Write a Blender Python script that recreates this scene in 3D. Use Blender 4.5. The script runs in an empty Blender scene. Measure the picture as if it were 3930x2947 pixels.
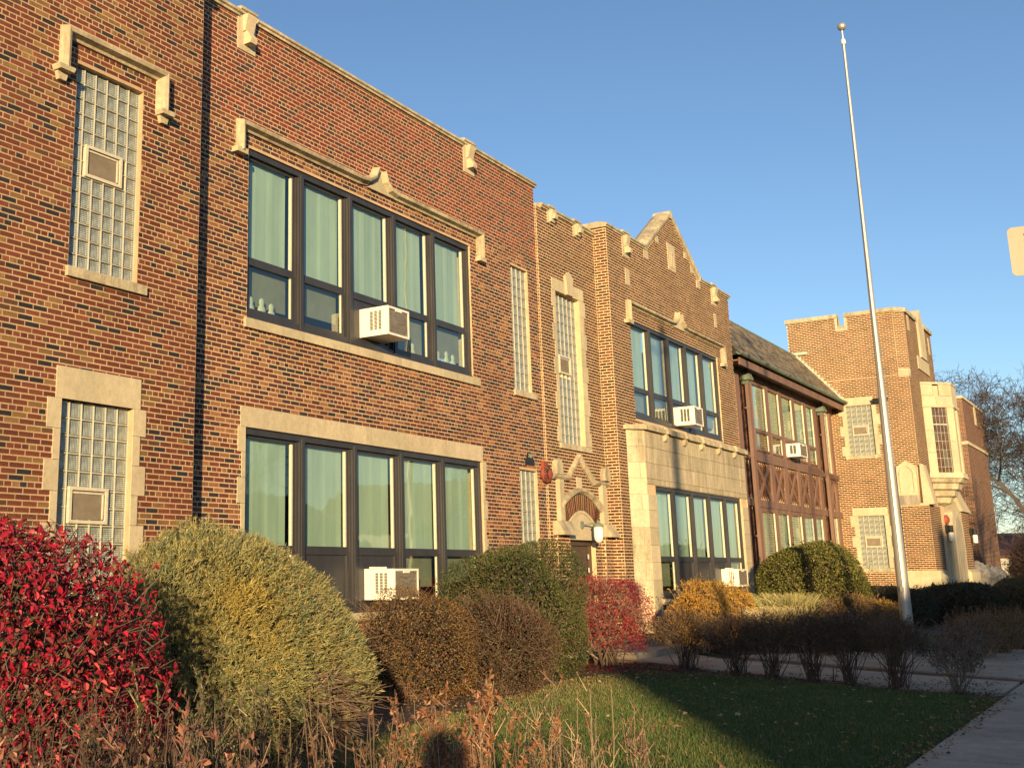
import bpy, math, random
import numpy as np
from mathutils import Vector, Matrix
random.seed(7); rng = np.random.default_rng(7)
PI = math.pi
sc = bpy.context.scene
# ------------------------------------------------------------------ camera
cam_d = bpy.data.cameras.new('camera'); cam = bpy.data.objects.new('camera', cam_d)
sc.collection.objects.link(cam); sc.camera = cam
_yaw, _pit, _rol = 0.9538428928, 0.2203848886, -0.0079280100
_f = Vector((math.sin(_yaw)*math.cos(_pit), math.cos(_yaw)*math.cos(_pit), math.sin(_pit)))
_r0 = Vector((math.cos(_yaw), -math.sin(_yaw), 0)); _u0 = _r0.cross(_f)
_r = _r0*math.cos(_rol) + _u0*math.sin(_rol); _u = _u0*math.cos(_rol) - _r0*math.sin(_rol)
M4 = Matrix((( _r.x, _u.x, -_f.x, 0), (_r.y, _u.y, -_f.y, -10.392673), (_r.z, _u.z, -_f.z, 1.65), (0, 0, 0, 1)))
cam.matrix_world = M4
cam_d.sensor_width = 36; cam_d.lens = 36*4378.65/3930
cam_d.shift_x = (1965-1361.48)/3930; cam_d.shift_y = (1216.98-1473.5)/3930
cam_d.clip_start = 0.05; cam_d.clip_end = 2000
# ------------------------------------------------------------------ light
SUN_EL, SUN_AZ = math.radians(8.0), math.radians(31.3)      # the azimuth the light travels towards, from +X
sdir = Vector((math.cos(SUN_AZ)*math.cos(SUN_EL), math.sin(SUN_AZ)*math.cos(SUN_EL), -math.sin(SUN_EL)))
sd = bpy.data.lights.new('sun', 'SUN'); sun = bpy.data.objects.new('sun', sd); sc.collection.objects.link(sun)
sd.energy = 5.0; sd.angle = math.radians(0.6); sd.color = (1.0, 0.72, 0.37)
sun.rotation_mode = 'QUATERNION'; sun.rotation_quaternion = sdir.to_track_quat('-Z', 'Y'); sun.location = (-20, -20, 30)
w = bpy.data.worlds.new('World'); sc.world = w; w.use_nodes = True
wt = w.node_tree; wt.nodes.clear()
wo = wt.nodes.new('ShaderNodeOutputWorld'); bg = wt.nodes.new('ShaderNodeBackground'); sky = wt.nodes.new('ShaderNodeTexSky')
sky.sky_type = 'NISHITA'; sky.sun_disc = False; sky.sun_elevation = math.radians(14)
# direction TO the sun, measured clockwise from +Y
sky.sun_rotation = math.atan2(-sdir.x, -sdir.y)
sky.air_density = 1.0; sky.dust_density = 0.25; sky.ozone_density = 3.2; sky.altitude = 0
bg.inputs[1].default_value = 0.085
wt.links.new(sky.outputs[0], bg.inputs[0]); wt.links.new(bg.outputs[0], wo.inputs[0])
sc.view_settings.view_transform = 'Standard'; sc.view_settings.look = 'None'; sc.view_settings.gamma = 1
sc.view_settings.use_curve_mapping = False; sc.view_settings.exposure = 0.9
sc.render.engine = 'CYCLES'; sc.cycles.max_bounces = 6; sc.cycles.transparent_max_bounces = 12
# ------------------------------------------------------------------ materials
def mat(name, col=(.5, .5, .5), rough=.8, attr=False, noise=None, bump=0, metal=0, spec=.3, extra=None, bscale=60):
    m = bpy.data.materials.new(name); m.use_nodes = True; nt = m.node_tree; N = nt.nodes; L = nt.links
    b = N['Principled BSDF']; b.inputs['Roughness'].default_value = rough; b.inputs['Metallic'].default_value = metal
    b.inputs['Specular IOR Level'].default_value = spec
    tc = N.new('ShaderNodeTexCoord')
    if attr:
        a = N.new('ShaderNodeAttribute'); a.attribute_name = 'col'; src = a.outputs['Color']
    else:
        a = N.new('ShaderNodeRGB'); a.outputs[0].default_value = (*col, 1); src = a.outputs[0]
    for (sc_, lo, hi, det, stretch) in (noise or ()):
        mp = N.new('ShaderNodeMapping'); mp.inputs['Scale'].default_value = stretch; L.new(tc.outputs['Object'], mp.inputs[0])
        n = N.new('ShaderNodeTexNoise'); n.inputs['Scale'].default_value = sc_; n.inputs['Detail'].default_value = det
        n.inputs['Roughness'].default_value = .65
        L.new(mp.outputs[0], n.inputs['Vector'])
        r = N.new('ShaderNodeMapRange'); r.inputs[1].default_value = .3; r.inputs[2].default_value = .7
        r.inputs[3].default_value = lo; r.inputs[4].default_value = hi; L.new(n.outputs[0], r.inputs[0])
        mx = N.new('ShaderNodeMix'); mx.data_type = 'RGBA'; mx.blend_type = 'MULTIPLY'; mx.inputs[0].default_value = 1
        L.new(src, mx.inputs[6]); L.new(r.outputs[0], mx.inputs[7]); src = mx.outputs[2]
    L.new(src, b.inputs['Base Color'])
    if bump:
        n = N.new('ShaderNodeTexNoise'); n.inputs['Scale'].default_value = bscale; n.inputs['Detail'].default_value = 4
        L.new(tc.outputs['Object'], n.inputs['Vector'])
        bp = N.new('ShaderNodeBump'); bp.inputs['Strength'].default_value = bump; bp.inputs['Distance'].default_value = .01
        L.new(n.outputs[0], bp.inputs['Height']); L.new(bp.outputs[0], b.inputs['Normal'])
    return m
S1 = (1, 1, 1)
M = {}
M['brick'] = mat('brick', attr=True, rough=.9, noise=[(.55, .84, 1.14, 3, (1, 1, .6)), (9, .75, 1.2, 5, S1), (70, .7, 1.25, 3, S1)], bump=.5, bscale=120)
M['mortar'] = mat('mortar', attr=True, rough=.95, noise=[(.7, .82, 1.12, 5, (1, 1, .5)), (3, .85, 1.12, 4, S1), (60, .85, 1.1, 3, S1)], bump=.4, bscale=150)
M['stone'] = mat('limestone', attr=True, rough=.85, noise=[(2.2, .78, 1.1, 6, (1, 1, .35)), (14, .86, 1.1, 5, S1)], bump=.25, bscale=40)
M['stone_weathered'] = mat('weathered_limestone', attr=True, rough=.9, noise=[(4.5, .50, 1.16, 7, (1, 1, .18)), (16, .78, 1.12, 5, S1)], bump=.5, bscale=30)
M['bronze'] = mat('bronze_window_metal', (.034, .033, .036), .42, noise=[(5, .8, 1.2, 3, (1, 1, .3))], metal=.0, spec=.5)
M['cream'] = mat('cream_paint', (.58, .53, .41), .5, noise=[(20, .85, 1.05, 3, S1)])
M['screen'] = mat('insect_screen', (.10, .085, .07), .6, noise=[(3, .75, 1.2, 3, S1)])
M['vent'] = mat('dusty_vent_screen', (.20, .165, .12), .8, noise=[(5, .8, 1.15, 4, S1)])
M['white'] = mat('white_enamel', (.80, .77, .66), .38, noise=[(12, .88, 1.04, 4, S1)], spec=.5)
M['coil'] = mat('grimy_coil_fins', (.30, .26, .21), .5, noise=[(8, .6, 1.4, 5, (1, 1, 4)), (60, .6, 1.3, 2, S1)], metal=.4, bump=.6, bscale=90)
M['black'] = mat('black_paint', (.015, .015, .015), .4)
M['timber'] = mat('brown_painted_timber', (.20, .118, .088), .6, noise=[(3, .75, 1.2, 4, (1, 1, .2)), (40, .85, 1.1, 3, S1)], bump=.15)
M['copper'] = mat('verdigris_copper', (.155, .185, .145), .7, noise=[(6, .55, 1.3, 5, S1)])
M['flashing'] = mat('pale_flashing', (.40, .44, .34), .6, noise=[(9, .7, 1.15, 4, S1)])
M['slate'] = mat('slate', attr=True, rough=.75, noise=[(30, .75, 1.25, 4, S1)], bump=.3)
M['door'] = mat('brown_door_paint', (.075, .052, .038), .45, noise=[(6, .8, 1.15, 3, S1)])
M['alu'] = mat('brushed_aluminium', (.42, .40, .37), .5, metal=.6, noise=[(4, .8, 1.1, 4, (1, 1, .12)), (50, .88, 1.06, 2, S1)])
M['concrete'] = mat('concrete', (.40, .325, .235), .9, noise=[(.9, .68, 1.18, 7, S1), (5, .85, 1.1, 5, S1), (45, .8, 1.15, 4, S1)], bump=.25, bscale=60)
M['asphalt'] = mat('asphalt', (.05, .05, .05), .9, noise=[(60, .7, 1.3, 3, S1)], bump=.4)
M['soil'] = mat('mulch_soil', (.085, .060, .042), .95, noise=[(2, .6, 1.5, 5, S1), (40, .5, 1.6, 4, S1)], bump=1.0, bscale=35)
M['turf'] = mat('turf_soil', (.035, .055, .016), .95, noise=[(1.5, .6, 1.5, 5, S1), (50, .5, 1.6, 4, S1)], bump=.8)
M['grass'] = mat('grass_blades', attr=True, rough=.6)
M['bark'] = mat('grey_brown_bark', attr=True, rough=.9)
M['gong'] = mat('faded_red_paint', (.27, .062, .042), .6, noise=[(9, .8, 1.1, 3, S1)])
M['globe'] = mat('opal_glass', (.85, .82, .72), .2, spec=.6)
M['signback'] = mat('bare_sign_metal', (.29, .265, .205), .5, metal=.25, noise=[(5, .9, 1.06, 4, (1, 1, .3))])
M['dark'] = mat('dark_interior', (.03, .028, .025), .9)
M['siding'] = mat('house_siding', (.45, .43, .38), .8, noise=[(2, .9, 1.05, 3, S1)])
M['roof'] = mat('house_shingles', (.10, .05, .04), .9, noise=[(8, .7, 1.2, 4, S1)])
M['rock'] = mat('grey_rock', (.30, .28, .25), .9, noise=[(6, .6, 1.2, 5, S1)], bump=.6, bscale=12)
M['amber'] = mat('amber_leaded_pane', (.085, .045, .028), .15, noise=[(5, .5, 1.6, 2, S1)], spec=.6)
def leafmat():
    m = bpy.data.materials.new('leaf'); m.use_nodes = True; nt = m.node_tree; N = nt.nodes; L = nt.links
    N.clear(); o = N.new('ShaderNodeOutputMaterial'); a = N.new('ShaderNodeAttribute'); a.attribute_name = 'col'
    d = N.new('ShaderNodeBsdfPrincipled'); d.inputs['Roughness'].default_value = .5; d.inputs['Specular IOR Level'].default_value = .35
    t = N.new('ShaderNodeBsdfTranslucent'); mx = N.new('ShaderNodeMixShader'); mx.inputs[0].default_value = .22
    L.new(a.outputs['Color'], d.inputs['Base Color']); L.new(a.outputs['Color'], t.inputs[0])
    L.new(d.outputs[0], mx.inputs[1]); L.new(t.outputs[0], mx.inputs[2]); L.new(mx.outputs[0], o.inputs[0]); return m
M['leaf'] = leafmat()
def glassmat(name, tint, refl):
    m = bpy.data.materials.new(name); m.use_nodes = True; nt = m.node_tree; N = nt.nodes; L = nt.links
    N.clear(); o = N.new('ShaderNodeOutputMaterial'); t = N.new('ShaderNodeBsdfTransparent'); t.inputs[0].default_value = (*tint, 1)
    g = N.new('ShaderNodeBsdfGlossy'); g.inputs['Roughness'].default_value = .02; g.inputs[0].default_value = (.9, .95, .95, 1)
    tc = N.new('ShaderNodeTexCoord'); n = N.new('ShaderNodeTexNoise'); n.inputs['Scale'].default_value = 1.3
    bp = N.new('ShaderNodeBump'); bp.inputs['Strength'].default_value = .05; bp.inputs['Distance'].default_value = .05
    L.new(tc.outputs['Object'], n.inputs['Vector']); L.new(n.outputs[0], bp.inputs['Height']); L.new(bp.outputs[0], g.inputs['Normal'])
    ge = N.new('ShaderNodeNewGeometry'); dt = N.new('ShaderNodeVectorMath'); dt.operation = 'DOT_PRODUCT'; L.new(ge.outputs['Incoming'], dt.inputs[0]); L.new(ge.outputs['Normal'], dt.inputs[1])
    def op(o_, a_, b_):
        q = N.new('ShaderNodeMath'); q.operation = o_
        for i_, v_ in enumerate((a_, b_)):
            if v_ is None: continue
            if isinstance(v_, (int, float)): q.inputs[i_].default_value = v_
            else: L.new(v_, q.inputs[i_])
        return q.outputs[0]
    pw = op('POWER', op('SUBTRACT', 1.0, op('ABSOLUTE', dt.outputs['Value'], None)), 4.0)
    ma = N.new('ShaderNodeMath'); ma.operation = 'MULTIPLY_ADD'; ma.inputs[1].default_value = .85; ma.inputs[2].default_value = refl
    L.new(pw, ma.inputs[0]); mx = N.new('ShaderNodeMixShader'); L.new(ma.outputs[0], mx.inputs[0])
    L.new(t.outputs[0], mx.inputs[1]); L.new(g.outputs[0], mx.inputs[2]); L.new(mx.outputs[0], o.inputs[0]); return m
M['pane'] = glassmat('window_glass', (.78, .92, .86), .12)
def curtainmat():
    m = mat('curtain_cloth', (.44, .48, .41), .9, noise=[(2.2, .84, 1.08, 4, (1, 1, .25))]); return m
M['curtain'] = curtainmat()
def blockmat():
    m = bpy.data.materials.new('glass_block'); m.use_nodes = True; nt = m.node_tree; N = nt.nodes; L = nt.links
    b = N['Principled BSDF']; b.inputs['Roughness'].default_value = .16; b.inputs['Specular IOR Level'].default_value = .8
    tc = N.new('ShaderNodeTexCoord'); mp = N.new('ShaderNodeMapping'); mp.inputs['Rotation'].default_value = (0, math.radians(45), 0)
    L.new(tc.outputs['Object'], mp.inputs[0])
    c = N.new('ShaderNodeTexChecker'); c.inputs['Scale'].default_value = 62; L.new(mp.outputs[0], c.inputs['Vector'])
    c.inputs[1].default_value = (.34, .36, .31, 1); c.inputs[2].default_value = (.11, .125, .115, 1)
    n = N.new('ShaderNodeTexNoise'); n.inputs['Scale'].default_value = 7; L.new(tc.outputs['Object'], n.inputs['Vector'])
    r = N.new('ShaderNodeMapRange'); r.inputs[1].default_value = .3; r.inputs[2].default_value = .7; r.inputs[3].default_value = .6; r.inputs[4].default_value = 1.5
    L.new(n.outputs[0], r.inputs[0]); mx = N.new('ShaderNodeMix'); mx.data_type = 'RGBA'; mx.blend_type = 'MULTIPLY'; mx.inputs[0].default_value = 1
    L.new(c.outputs[0], mx.inputs[6]); L.new(r.outputs[0], mx.inputs[7]); L.new(mx.outputs[2], b.inputs['Base Color'])
    bp = N.new('ShaderNodeBump'); bp.inputs['Strength'].default_value = .5; bp.inputs['Distance'].default_value = .006
    L.new(c.outputs[1], bp.inputs['Height']); L.new(bp.outputs[0], b.inputs['Normal']); return m
M['block'] = blockmat()
# ------------------------------------------------------------------ mesh helpers
def link(name, me, parent=None):
    o = bpy.data.objects.new(name, me); sc.collection.objects.link(o)
    if parent is not None:
        o.parent = parent
        if parent.parent is None and parent.type == 'EMPTY':
            o.matrix_parent_inverse = Matrix.Translation(parent.location).inverted()
    return o
def np_mesh(name, V, F, material, cols=None, nper=4, smooth=False):
    """V (n,3), F (m,nper) ints, cols (m,3) per face"""
    me = bpy.data.meshes.new(name); V = np.asarray(V, np.float32); F = np.asarray(F, np.int32); m = len(F)
    me.vertices.add(len(V)); me.vertices.foreach_set('co', V.ravel())
    me.loops.add(m*nper); me.loops.foreach_set('vertex_index', F.ravel())
    me.polygons.add(m); me.polygons.foreach_set('loop_start', np.arange(m, dtype=np.int32)*nper)
    if cols is not None:
        at = me.attributes.new('col', 'FLOAT_COLOR', 'FACE')
        c = np.ones((m, 4), np.float32); c[:, :3] = cols; at.data.foreach_set('color', c.ravel())
    me.polygons.foreach_set('use_smooth', np.full(m, bool(smooth)))
    me.update(calc_edges=True); me.validate(); me.materials.append(M[material]); return me
class MB:
    def __init__(s): s.v = []; s.f = []; s.c = []
    def face(s, pts, col=None):
        n = len(s.v); s.v += [tuple(p) for p in pts]; s.f.append(tuple(range(n, n+len(pts)))); s.c.append(col)
    def hexa(s, P, col=None):     # 8 points: bottom 4 ring, top 4 ring
        n = len(s.v); s.v += [tuple(p) for p in P]
        for q in ((0, 3, 2, 1), (4, 5, 6, 7), (0, 1, 5, 4), (1, 2, 6, 5), (2, 3, 7, 6), (3, 0, 4, 7)):
            s.f.append(tuple(n+i for i in q)); s.c.append(col)
        return s
    def box(s, x0, x1, y0, y1, z0, z1, col=None):
        return s.hexa([(x0, y0, z0), (x1, y0, z0), (x1, y1, z0), (x0, y1, z0), (x0, y0, z1), (x1, y0, z1), (x1, y1, z1), (x0, y1, z1)], col)
    def prism(s, A, B, col=None):  # two matching rings
        n = len(s.v); k = len(A); s.v += [tuple(p) for p in A] + [tuple(p) for p in B]
        s.f.append(tuple(range(n+k-1, n-1, -1))); s.f.append(tuple(range(n+k, n+2*k))); s.c += [col, col]
        for i in range(k):
            j = (i+1) % k; s.f.append((n+i, n+j, n+k+j, n+k+i)); s.c.append(col)
        return s
    def loft(s, rings, closed=True, caps=True, col=None):
        n = len(s.v); k = len(rings[0])
        for r in rings: s.v += [tuple(p) for p in r]
        for a in range(len(rings)-1):
            for i in range(k if closed else k-1):
                j = (i+1) % k; s.f.append((n+a*k+i, n+a*k+j, n+(a+1)*k+j, n+(a+1)*k+i)); s.c.append(col)
        if caps:
            s.f.append(tuple(range(n+k-1, n-1, -1))); e = n+(len(rings)-1)*k; s.f.append(tuple(range(e, e+k))); s.c += [col, col]
        return s
    def cyl(s, p0, p1, r0, r1=None, k=12, col=None):
        r1 = r0 if r1 is None else r1; p0 = Vector(p0); p1 = Vector(p1); d = (p1-p0).normalized()
        a = d.orthogonal().normalized(); b = d.cross(a)
        R = lambda p, r: [p + a*(r*math.cos(2*PI*i/k)) + b*(r*math.sin(2*PI*i/k)) for i in range(k)]
        return s.loft([R(p0, r0), R(p1, r1)], col=col)
    def lathe(s, c, prof, k=16, axis=(0, 0, 1), col=None):  # prof: (r, h)
        d = Vector(axis).normalized(); a = d.orthogonal().normalized(); b = d.cross(a); c = Vector(c)
        return s.loft([[c + d*h + a*(max(r, .0005)*math.cos(2*PI*i/k)) + b*(max(r, .0005)*math.sin(2*PI*i/k)) for i in range(k)] for r, h in prof], col=col)
    def build(s, name, material, parent=None, smooth=False, defcol=(.5, .5, .5)):
        me = bpy.data.meshes.new(name); me.from_pydata(s.v, [], s.f)
        if any(c is not None for c in s.c) or material in ('stone', 'stone_weathered', 'mortar', 'brick', 'slate', 'bark', 'leaf', 'grass'):
            at = me.attributes.new('col', 'FLOAT_COLOR', 'FACE')
            for i, c in enumerate(s.c): at.data[i].color = (*(c or defcol), 1)
        if smooth: me.polygons.foreach_set('use_smooth', [True]*len(me.polygons))
        me.materials.append(M[material]); me.update(); return link(name, me, parent)
def thing(name, label, cat, loc=(0, 0, 0), group=None):
    o = bpy.data.objects.new(name, None); sc.collection.objects.link(o); o.location = loc
    o['label'] = label; o['category'] = cat; o.empty_display_size = .2
    if group: o['group'] = group
    bpy.context.view_layer.update if False else None
    return o
def tag(o, label, cat, group=None):
    o['label'] = label; o['category'] = cat
    if group: o['group'] = group
    return o
def struct(o): o['kind'] = 'structure'; return o
def stuff(o): o['kind'] = 'stuff'; return o
LIME = (.50, .425, .285)
def lime(j=.08):
    k = 1 + random.uniform(-j, j); return (LIME[0]*k, LIME[1]*k*(1+random.uniform(-.02, .02)), LIME[2]*k)
# a wall face: origin, horizontal direction U, outward normal N
class Face:
    def __init__(s, ox, oy, U, N): s.o = (ox, oy); s.U = U; s.N = N
    def p(s, u, w, z): return (s.o[0]+s.U[0]*u+s.N[0]*w, s.o[1]+s.U[1]*u+s.N[1]*w, z)
    def box(s, mb, u0, u1, w0, w1, z0, z1, col=None):
        return mb.hexa([s.p(u0, w1, z0), s.p(u1, w1, z0), s.p(u1, w0, z0), s.p(u0, w0, z0), s.p(u0, w1, z1), s.p(u1, w1, z1), s.p(u1, w0, z1), s.p(u0, w0, z1)], col)
    def poly(s, mb, pts, w0, w1, col=None):     # polygon in (u,z), extruded w0..w1
        return mb.prism([s.p(u, w1, z) for u, z in pts], [s.p(u, w0, z) for u, z in pts], col)
    def sweep(s, mb, path, prof, col=None):     # path (u,z); prof (a,w): a along the path's left normal
        rings = []; n = len(path)
        for i in range(n):
            a = path[max(i-1, 0)]; b = path[min(i+1, n-1)]; c = path[i]
            d1 = Vector((c[0]-a[0], c[1]-a[1])); d2 = Vector((b[0]-c[0], b[1]-c[1]))
            if i == 0: d1 = d2
            if i == n-1: d2 = d1
            d1.normalize(); d2.normalize(); t = (d1+d2).normalized(); nn = Vector((-t.y, t.x)); k = 1/max(.4, t.dot(d1))
            rings.append([s.p(c[0]+nn.x*q*k, w, c[1]+nn.y*q*k) for q, w in prof])
        return mb.loft(rings, col=col)
def front(y): return Face(0, y, (1, 0), (0, -1))        # u = X
def side(x): return Face(x, 0, (0, -1), (-1, 0))         # u = -Y, faces -X
CH = .0677
def sub(ivs, a, b):
    o = []
    for p, q in ivs:
        if b <= p or a >= q: o.append((p, q)); continue
        if a > p: o.append((p, a))
        if b < q: o.append((b, q))
    return o
PAL = {
 'left': [((.150, .044, .023), .46), ((.118, .037, .023), .22), ((.026, .025, .028), .11), ((.215, .122, .046), .11), ((.105, .054, .028), .06), ((.20, .068, .033), .04)],
 'main': [((.138, .043, .025), .24), ((.098, .035, .026), .20), ((.034, .030, .030), .17), ((.255, .120, .052), .20), ((.068, .037, .034), .12), ((.19, .075, .035), .07)],
 'top': [((.195, .040, .024), .46), ((.120, .034, .026), .28), ((.055, .033, .034), .15), ((.14, .052, .030), .13)],
 'brown': [((.105, .040, .020), .36), ((.078, .031, .017), .28), ((.042, .022, .014), .18), ((.150, .068, .030), .14), ((.135, .040, .023), .04)],
 'far': [((.125, .036, .022), .5), ((.09, .029, .021), .3), ((.045, .022, .018), .2)]}
BR = {}          # accumulated boxes per group
LOOSE = []       # bricks that become objects
def brickwork(face, u0, u1, z0, z1, holes=(), pal='left', key='m', top=None, hdr=6, proud=.0028, loose=None, zpal=None):
    names = PAL[pal]; cl = np.array([c for c, _ in names]); pr = np.cumsum([p for _, p in names]); pr /= pr[-1]
    out = BR.setdefault(key, [])
    k0 = int(math.floor(z0/CH)); k1 = int(math.ceil(z1/CH))
    for k in range(k0, k1):
        jt_ = JT[pal]; zb = k*CH+jt_; zt = (k+1)*CH-jt_
        if zb < z0-.001: zb = z0+.004
        if zt > z1+.001: zt = z1-.004
        if zt-zb < .015: continue
        ivs = [(u0, u1)] if top is None else top(zt)
        for (a, b, c, d) in holes:
            if zt > c+.012 and zb < d-.012: ivs = sub(ivs, a, b)
        L = .1016 if k % 6 == 2 and hdr else .2032
        off = .1016*(k % 2) + (.0508 if L < .15 else 0)
        for a, b in ivs:
            i0 = int(math.floor((a-off)/L)); i1 = int(math.ceil((b-off)/L))
            for i in range(i0, i1):
                p = max(a, off+i*L)+.0058; q = min(b, off+(i+1)*L)-.0058
                if q-p < .022: continue
                um = (p+q)/2
                P = names
                if zpal and zt > zpal[0]:
                    pp = PAL[zpal[1]]; r = random.random(); s = 0
                    for c_, w_ in pp:
                        s += w_
                        if r < s: break
                    c = np.array(c_)
                else:
                    t = math.sin(um*2.1+zb*3.3+math.sin(um*.7+zb*1.9)*2)*.09
                    r = random.random(); r = min(.999, max(0, r+t*(1-r)*r*4)); c = cl[int(np.searchsorted(pr, r))]
                c = c*random.uniform(.84, 1.16)
                w = proud+random.uniform(-.0014, .0018)
                full = q-p > L-.02
                if loose is not None and full and L > .15 and loose(um, zb): LOOSE.append((face, p, q, zb, zt, w, c)); continue
                out.append((face, p, q, zb, zt, w, c))
def emit_bricks(key, name, parent):
    B = BR.pop(key); V = []; F = []; C = []
    for i, (fc, p, q, a, b, w, c) in enumerate(B):
        e = .003
        for (u, ww, z) in ((p, -.004, a), (q, -.004, a), (q, -.004, b), (p, -.004, b), (p+e, w, a+e), (q-e, w, a+e), (q-e, w, b-e), (p+e, w, b-e)):
            V.append(fc.p(u, ww, z))
    n = len(B); base = (np.arange(n)*8)[:, None, None]
    q = np.array([(4, 5, 6, 7), (0, 1, 5, 4), (1, 2, 6, 5), (2, 3, 7, 6), (3, 0, 4, 7)])[None]
    F = (base+q).reshape(-1, 4); C = np.repeat(np.array([b[6] for b in B]), 5, axis=0)
    return stuff(link(name, np_mesh(name, V, F, 'brick', C), parent))
def backing(mb, face, u0, u1, z0, z1, holes, depth, col):
    us = sorted({u0, u1, *[min(max(h[i], u0), u1) for h in holes for i in (0, 1)]}); zs = sorted({z0, z1, *[min(max(h[i], z0), z1) for h in holes for i in (2, 3)]})
    for i in range(len(zs)-1):
        run = None
        for j in range(len(us)-1):
            cu, cz = (us[j]+us[j+1])/2, (zs[i]+zs[i+1])/2
            solid = not any(h[0] < cu < h[1] and h[2] < cz < h[3] for h in holes)
            if solid: run = (run[0], us[j+1]) if run else (us[j], us[j+1])
            if run and (not solid or j == len(us)-2):
                face.box(mb, run[0], run[1], -depth, 0, zs[i], zs[i+1], col); run = None
# ================================================================== SETTING
g = MB(); g.face([(-400, -400, -.03), (400, -400, -.03), (400, 400, -.03), (-400, 400, -.03)]); struct(g.build('ground', 'turf'))
def sheet(name, pts, z, m, z0=-.028, parent=None):
    mb = MB(); mb.prism([(x, y, z0) for x, y in pts], [(x, y, z) for x, y in pts]); return mb.build(name, m, parent)
lawn = struct(sheet('lawn', [(2.5, -8.2), (17.4, -8.2), (18.0, -6.6), (18.9, -4.2), (19.4, -2.7), (17.2, -2.2), (12.5, -2.9), (2.5, -3.9)], .0, 'turf'))
bed = struct(sheet('planting_bed', [(2.0, -8.2), (17.95, -8.2), (18.7, -6.0), (20.4, -3.1), (20.75, -2.2), (20.9, -.1), (2.0, -.1)], -.012, 'soil'))
bed2 = struct(sheet('mulch_strip', [(19.95, -8.2), (20.4, -8.2), (21.75, -5.45), (23.1, -3.0), (22.4, -2.9), (21.1, -5.3)], .0, 'soil'))
bed3 = struct(sheet('foundation_bed', [(25.1, -.1), (25.1, -1.7), (23.4, -3.0), (24.9, -4.2), (26.4, -5.4), (28, -4.8), (36, -5.0), (44, -5.2), (44, -.1)], -.008, 'soil'))
pth = MB()
P1 = [((18.0, -8.2), (19.9, -8.2)), ((18.15, -7.0), (20.45, -6.6)), ((18.8, -5.85), (21.12, -5.3)), ((19.7, -3.8), (21.9, -3.9)), ((20.3, -3.1), (22.35, -2.95)), ((20.8, -2.2), (23.2, -2.2)), ((20.9, -1.3), (25, -1.7))]
fp = bpy.data.objects.new('front_path', None); sc.collection.objects.link(fp); fp['kind'] = 'structure'
for a, b in zip(P1[:-1], P1[1:]):
    t = .012
    def ins(p, q, k): return (p[0]+(q[0]-p[0])*k, p[1]+(q[1]-p[1])*k)
    a0, a1 = ins(a[0], b[0], t), ins(a[1], b[1], t); sheet('path_slab', [a0, a1, b[1], b[0]], .018, 'concrete', parent=fp)
pl = bpy.data.objects.new('flagpole_plaza', None); sc.collection.objects.link(pl); pl['kind'] = 'structure'
for q in ([(20.45, -8.2), (24, -8.2), (24, -6.9), (21.1, -6.9)], [(24.03, -8.2), (27.7, -8.2), (27.7, -7.2), (27.2, -6.9), (24.03, -6.9)], [(21.12, -6.87), (24, -6.87), (24, -4.1), (22.5, -4.1)], [(24.03, -6.87), (27.15, -6.87), (24.9, -4.2), (24.03, -4.15)], [(22.5, -4.07), (24.7, -4.07), (23.4, -3.05), (23.05, -3.05)]):
    sheet('paving_slab', q, .018, 'concrete', parent=pl)
sw = bpy.data.objects.new('sidewalk', None); sc.collection.objects.link(sw); sw['kind'] = 'structure'
x = -8.0
while x < 95:
    sheet('sidewalk_slab', [(x+.01, -9.75), (x+1.5, -9.75), (x+1.5, -8.25), (x+.01, -8.25)], .02+random.uniform(-.003, .003), 'concrete', parent=sw); x += 1.51
struct(sheet('street', [(-60, -24), (130, -24), (130, -14.2), (-60, -14.2)], -.02, 'asphalt'))
kb = MB(); kb.box(-60, 130, -14.2, -14.05, -.028, .1); struct(kb.build('kerb', 'concrete'))
kb = MB(); kb.box(-60, 130, -24.15, -24.0, -.028, .1); struct(kb.build('far_kerb', 'concrete'))
# concrete stoop before the door
st = thing('door_stoop', 'low concrete stoop in front of the arched brown door', 'step', (23.4, -.9, 0))
MB().box(21.25, 24.9, -1.75, -.12, 0, .14).build('step', 'concrete', st); MB().box(21.7, 24.6, -1.3, -.12, .141, .28).build('step', 'concrete', st)
# ================================================================== SCHOOL
school = thing('school_building', 'long two storey brick school with limestone trim, gable, half-timbered section and tower', 'school', (21, 0, 0))
bpy.context.view_layer.update()
LW, MN, CC, DD = front(-.3), front(0), Face(.13, -.04, (1, 0), (0, -1)), front(-.37)
MORT = {'left': (.50, .345, .215), 'main': (.55, .385, .24), 'brown': (.62, .455, .27), 'far': (.42, .31, .21)}
JT = {'left': .0060, 'main': .0068, 'brown': .0088, 'far': .0080}
hL = [(8.49, 9.58, 5.14, 7.68), (8.49, 9.59, .95, 3.60)]
hM = [(12.0, 18.47, 5.19, 7.75), (12.0, 18.68, 1.0, 3.64), (20.12, 20.88, 5.18, 7.75), (20.19, 20.95, .95, 3.61)]
hC = [(21.96, 23.16, 4.29, 7.58), (21.97, 23.40, .28, 2.29)]
hD = [(25.46, 31.82, 5.12, 7.50), (25.5, 32.2, .9, 4.75)]
def wall(face, u0, u1, z0, z1, holes, depth, col):
    mb = MB(); backing(mb, face, u0, u1, z0, z1, holes, depth, col); return mb.build('wall', 'mortar', school)
wall(LW, 2.0, 10.66, -.02, 9.70, hL, .42, MORT['left'])
wall(MN, 10.66, 21.33, -.02, 9.73, hM, .42, MORT['main'])
wall(CC, 21.202, 24.17, -.02, 9.33, hC, .42, MORT['brown'])
wall(DD, 24.303, 33.25, -.02, 9.5, hD, .42, MORT['brown'])
sideM = Face(21.33, 0, (0, 1), (-1, 0))
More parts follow.
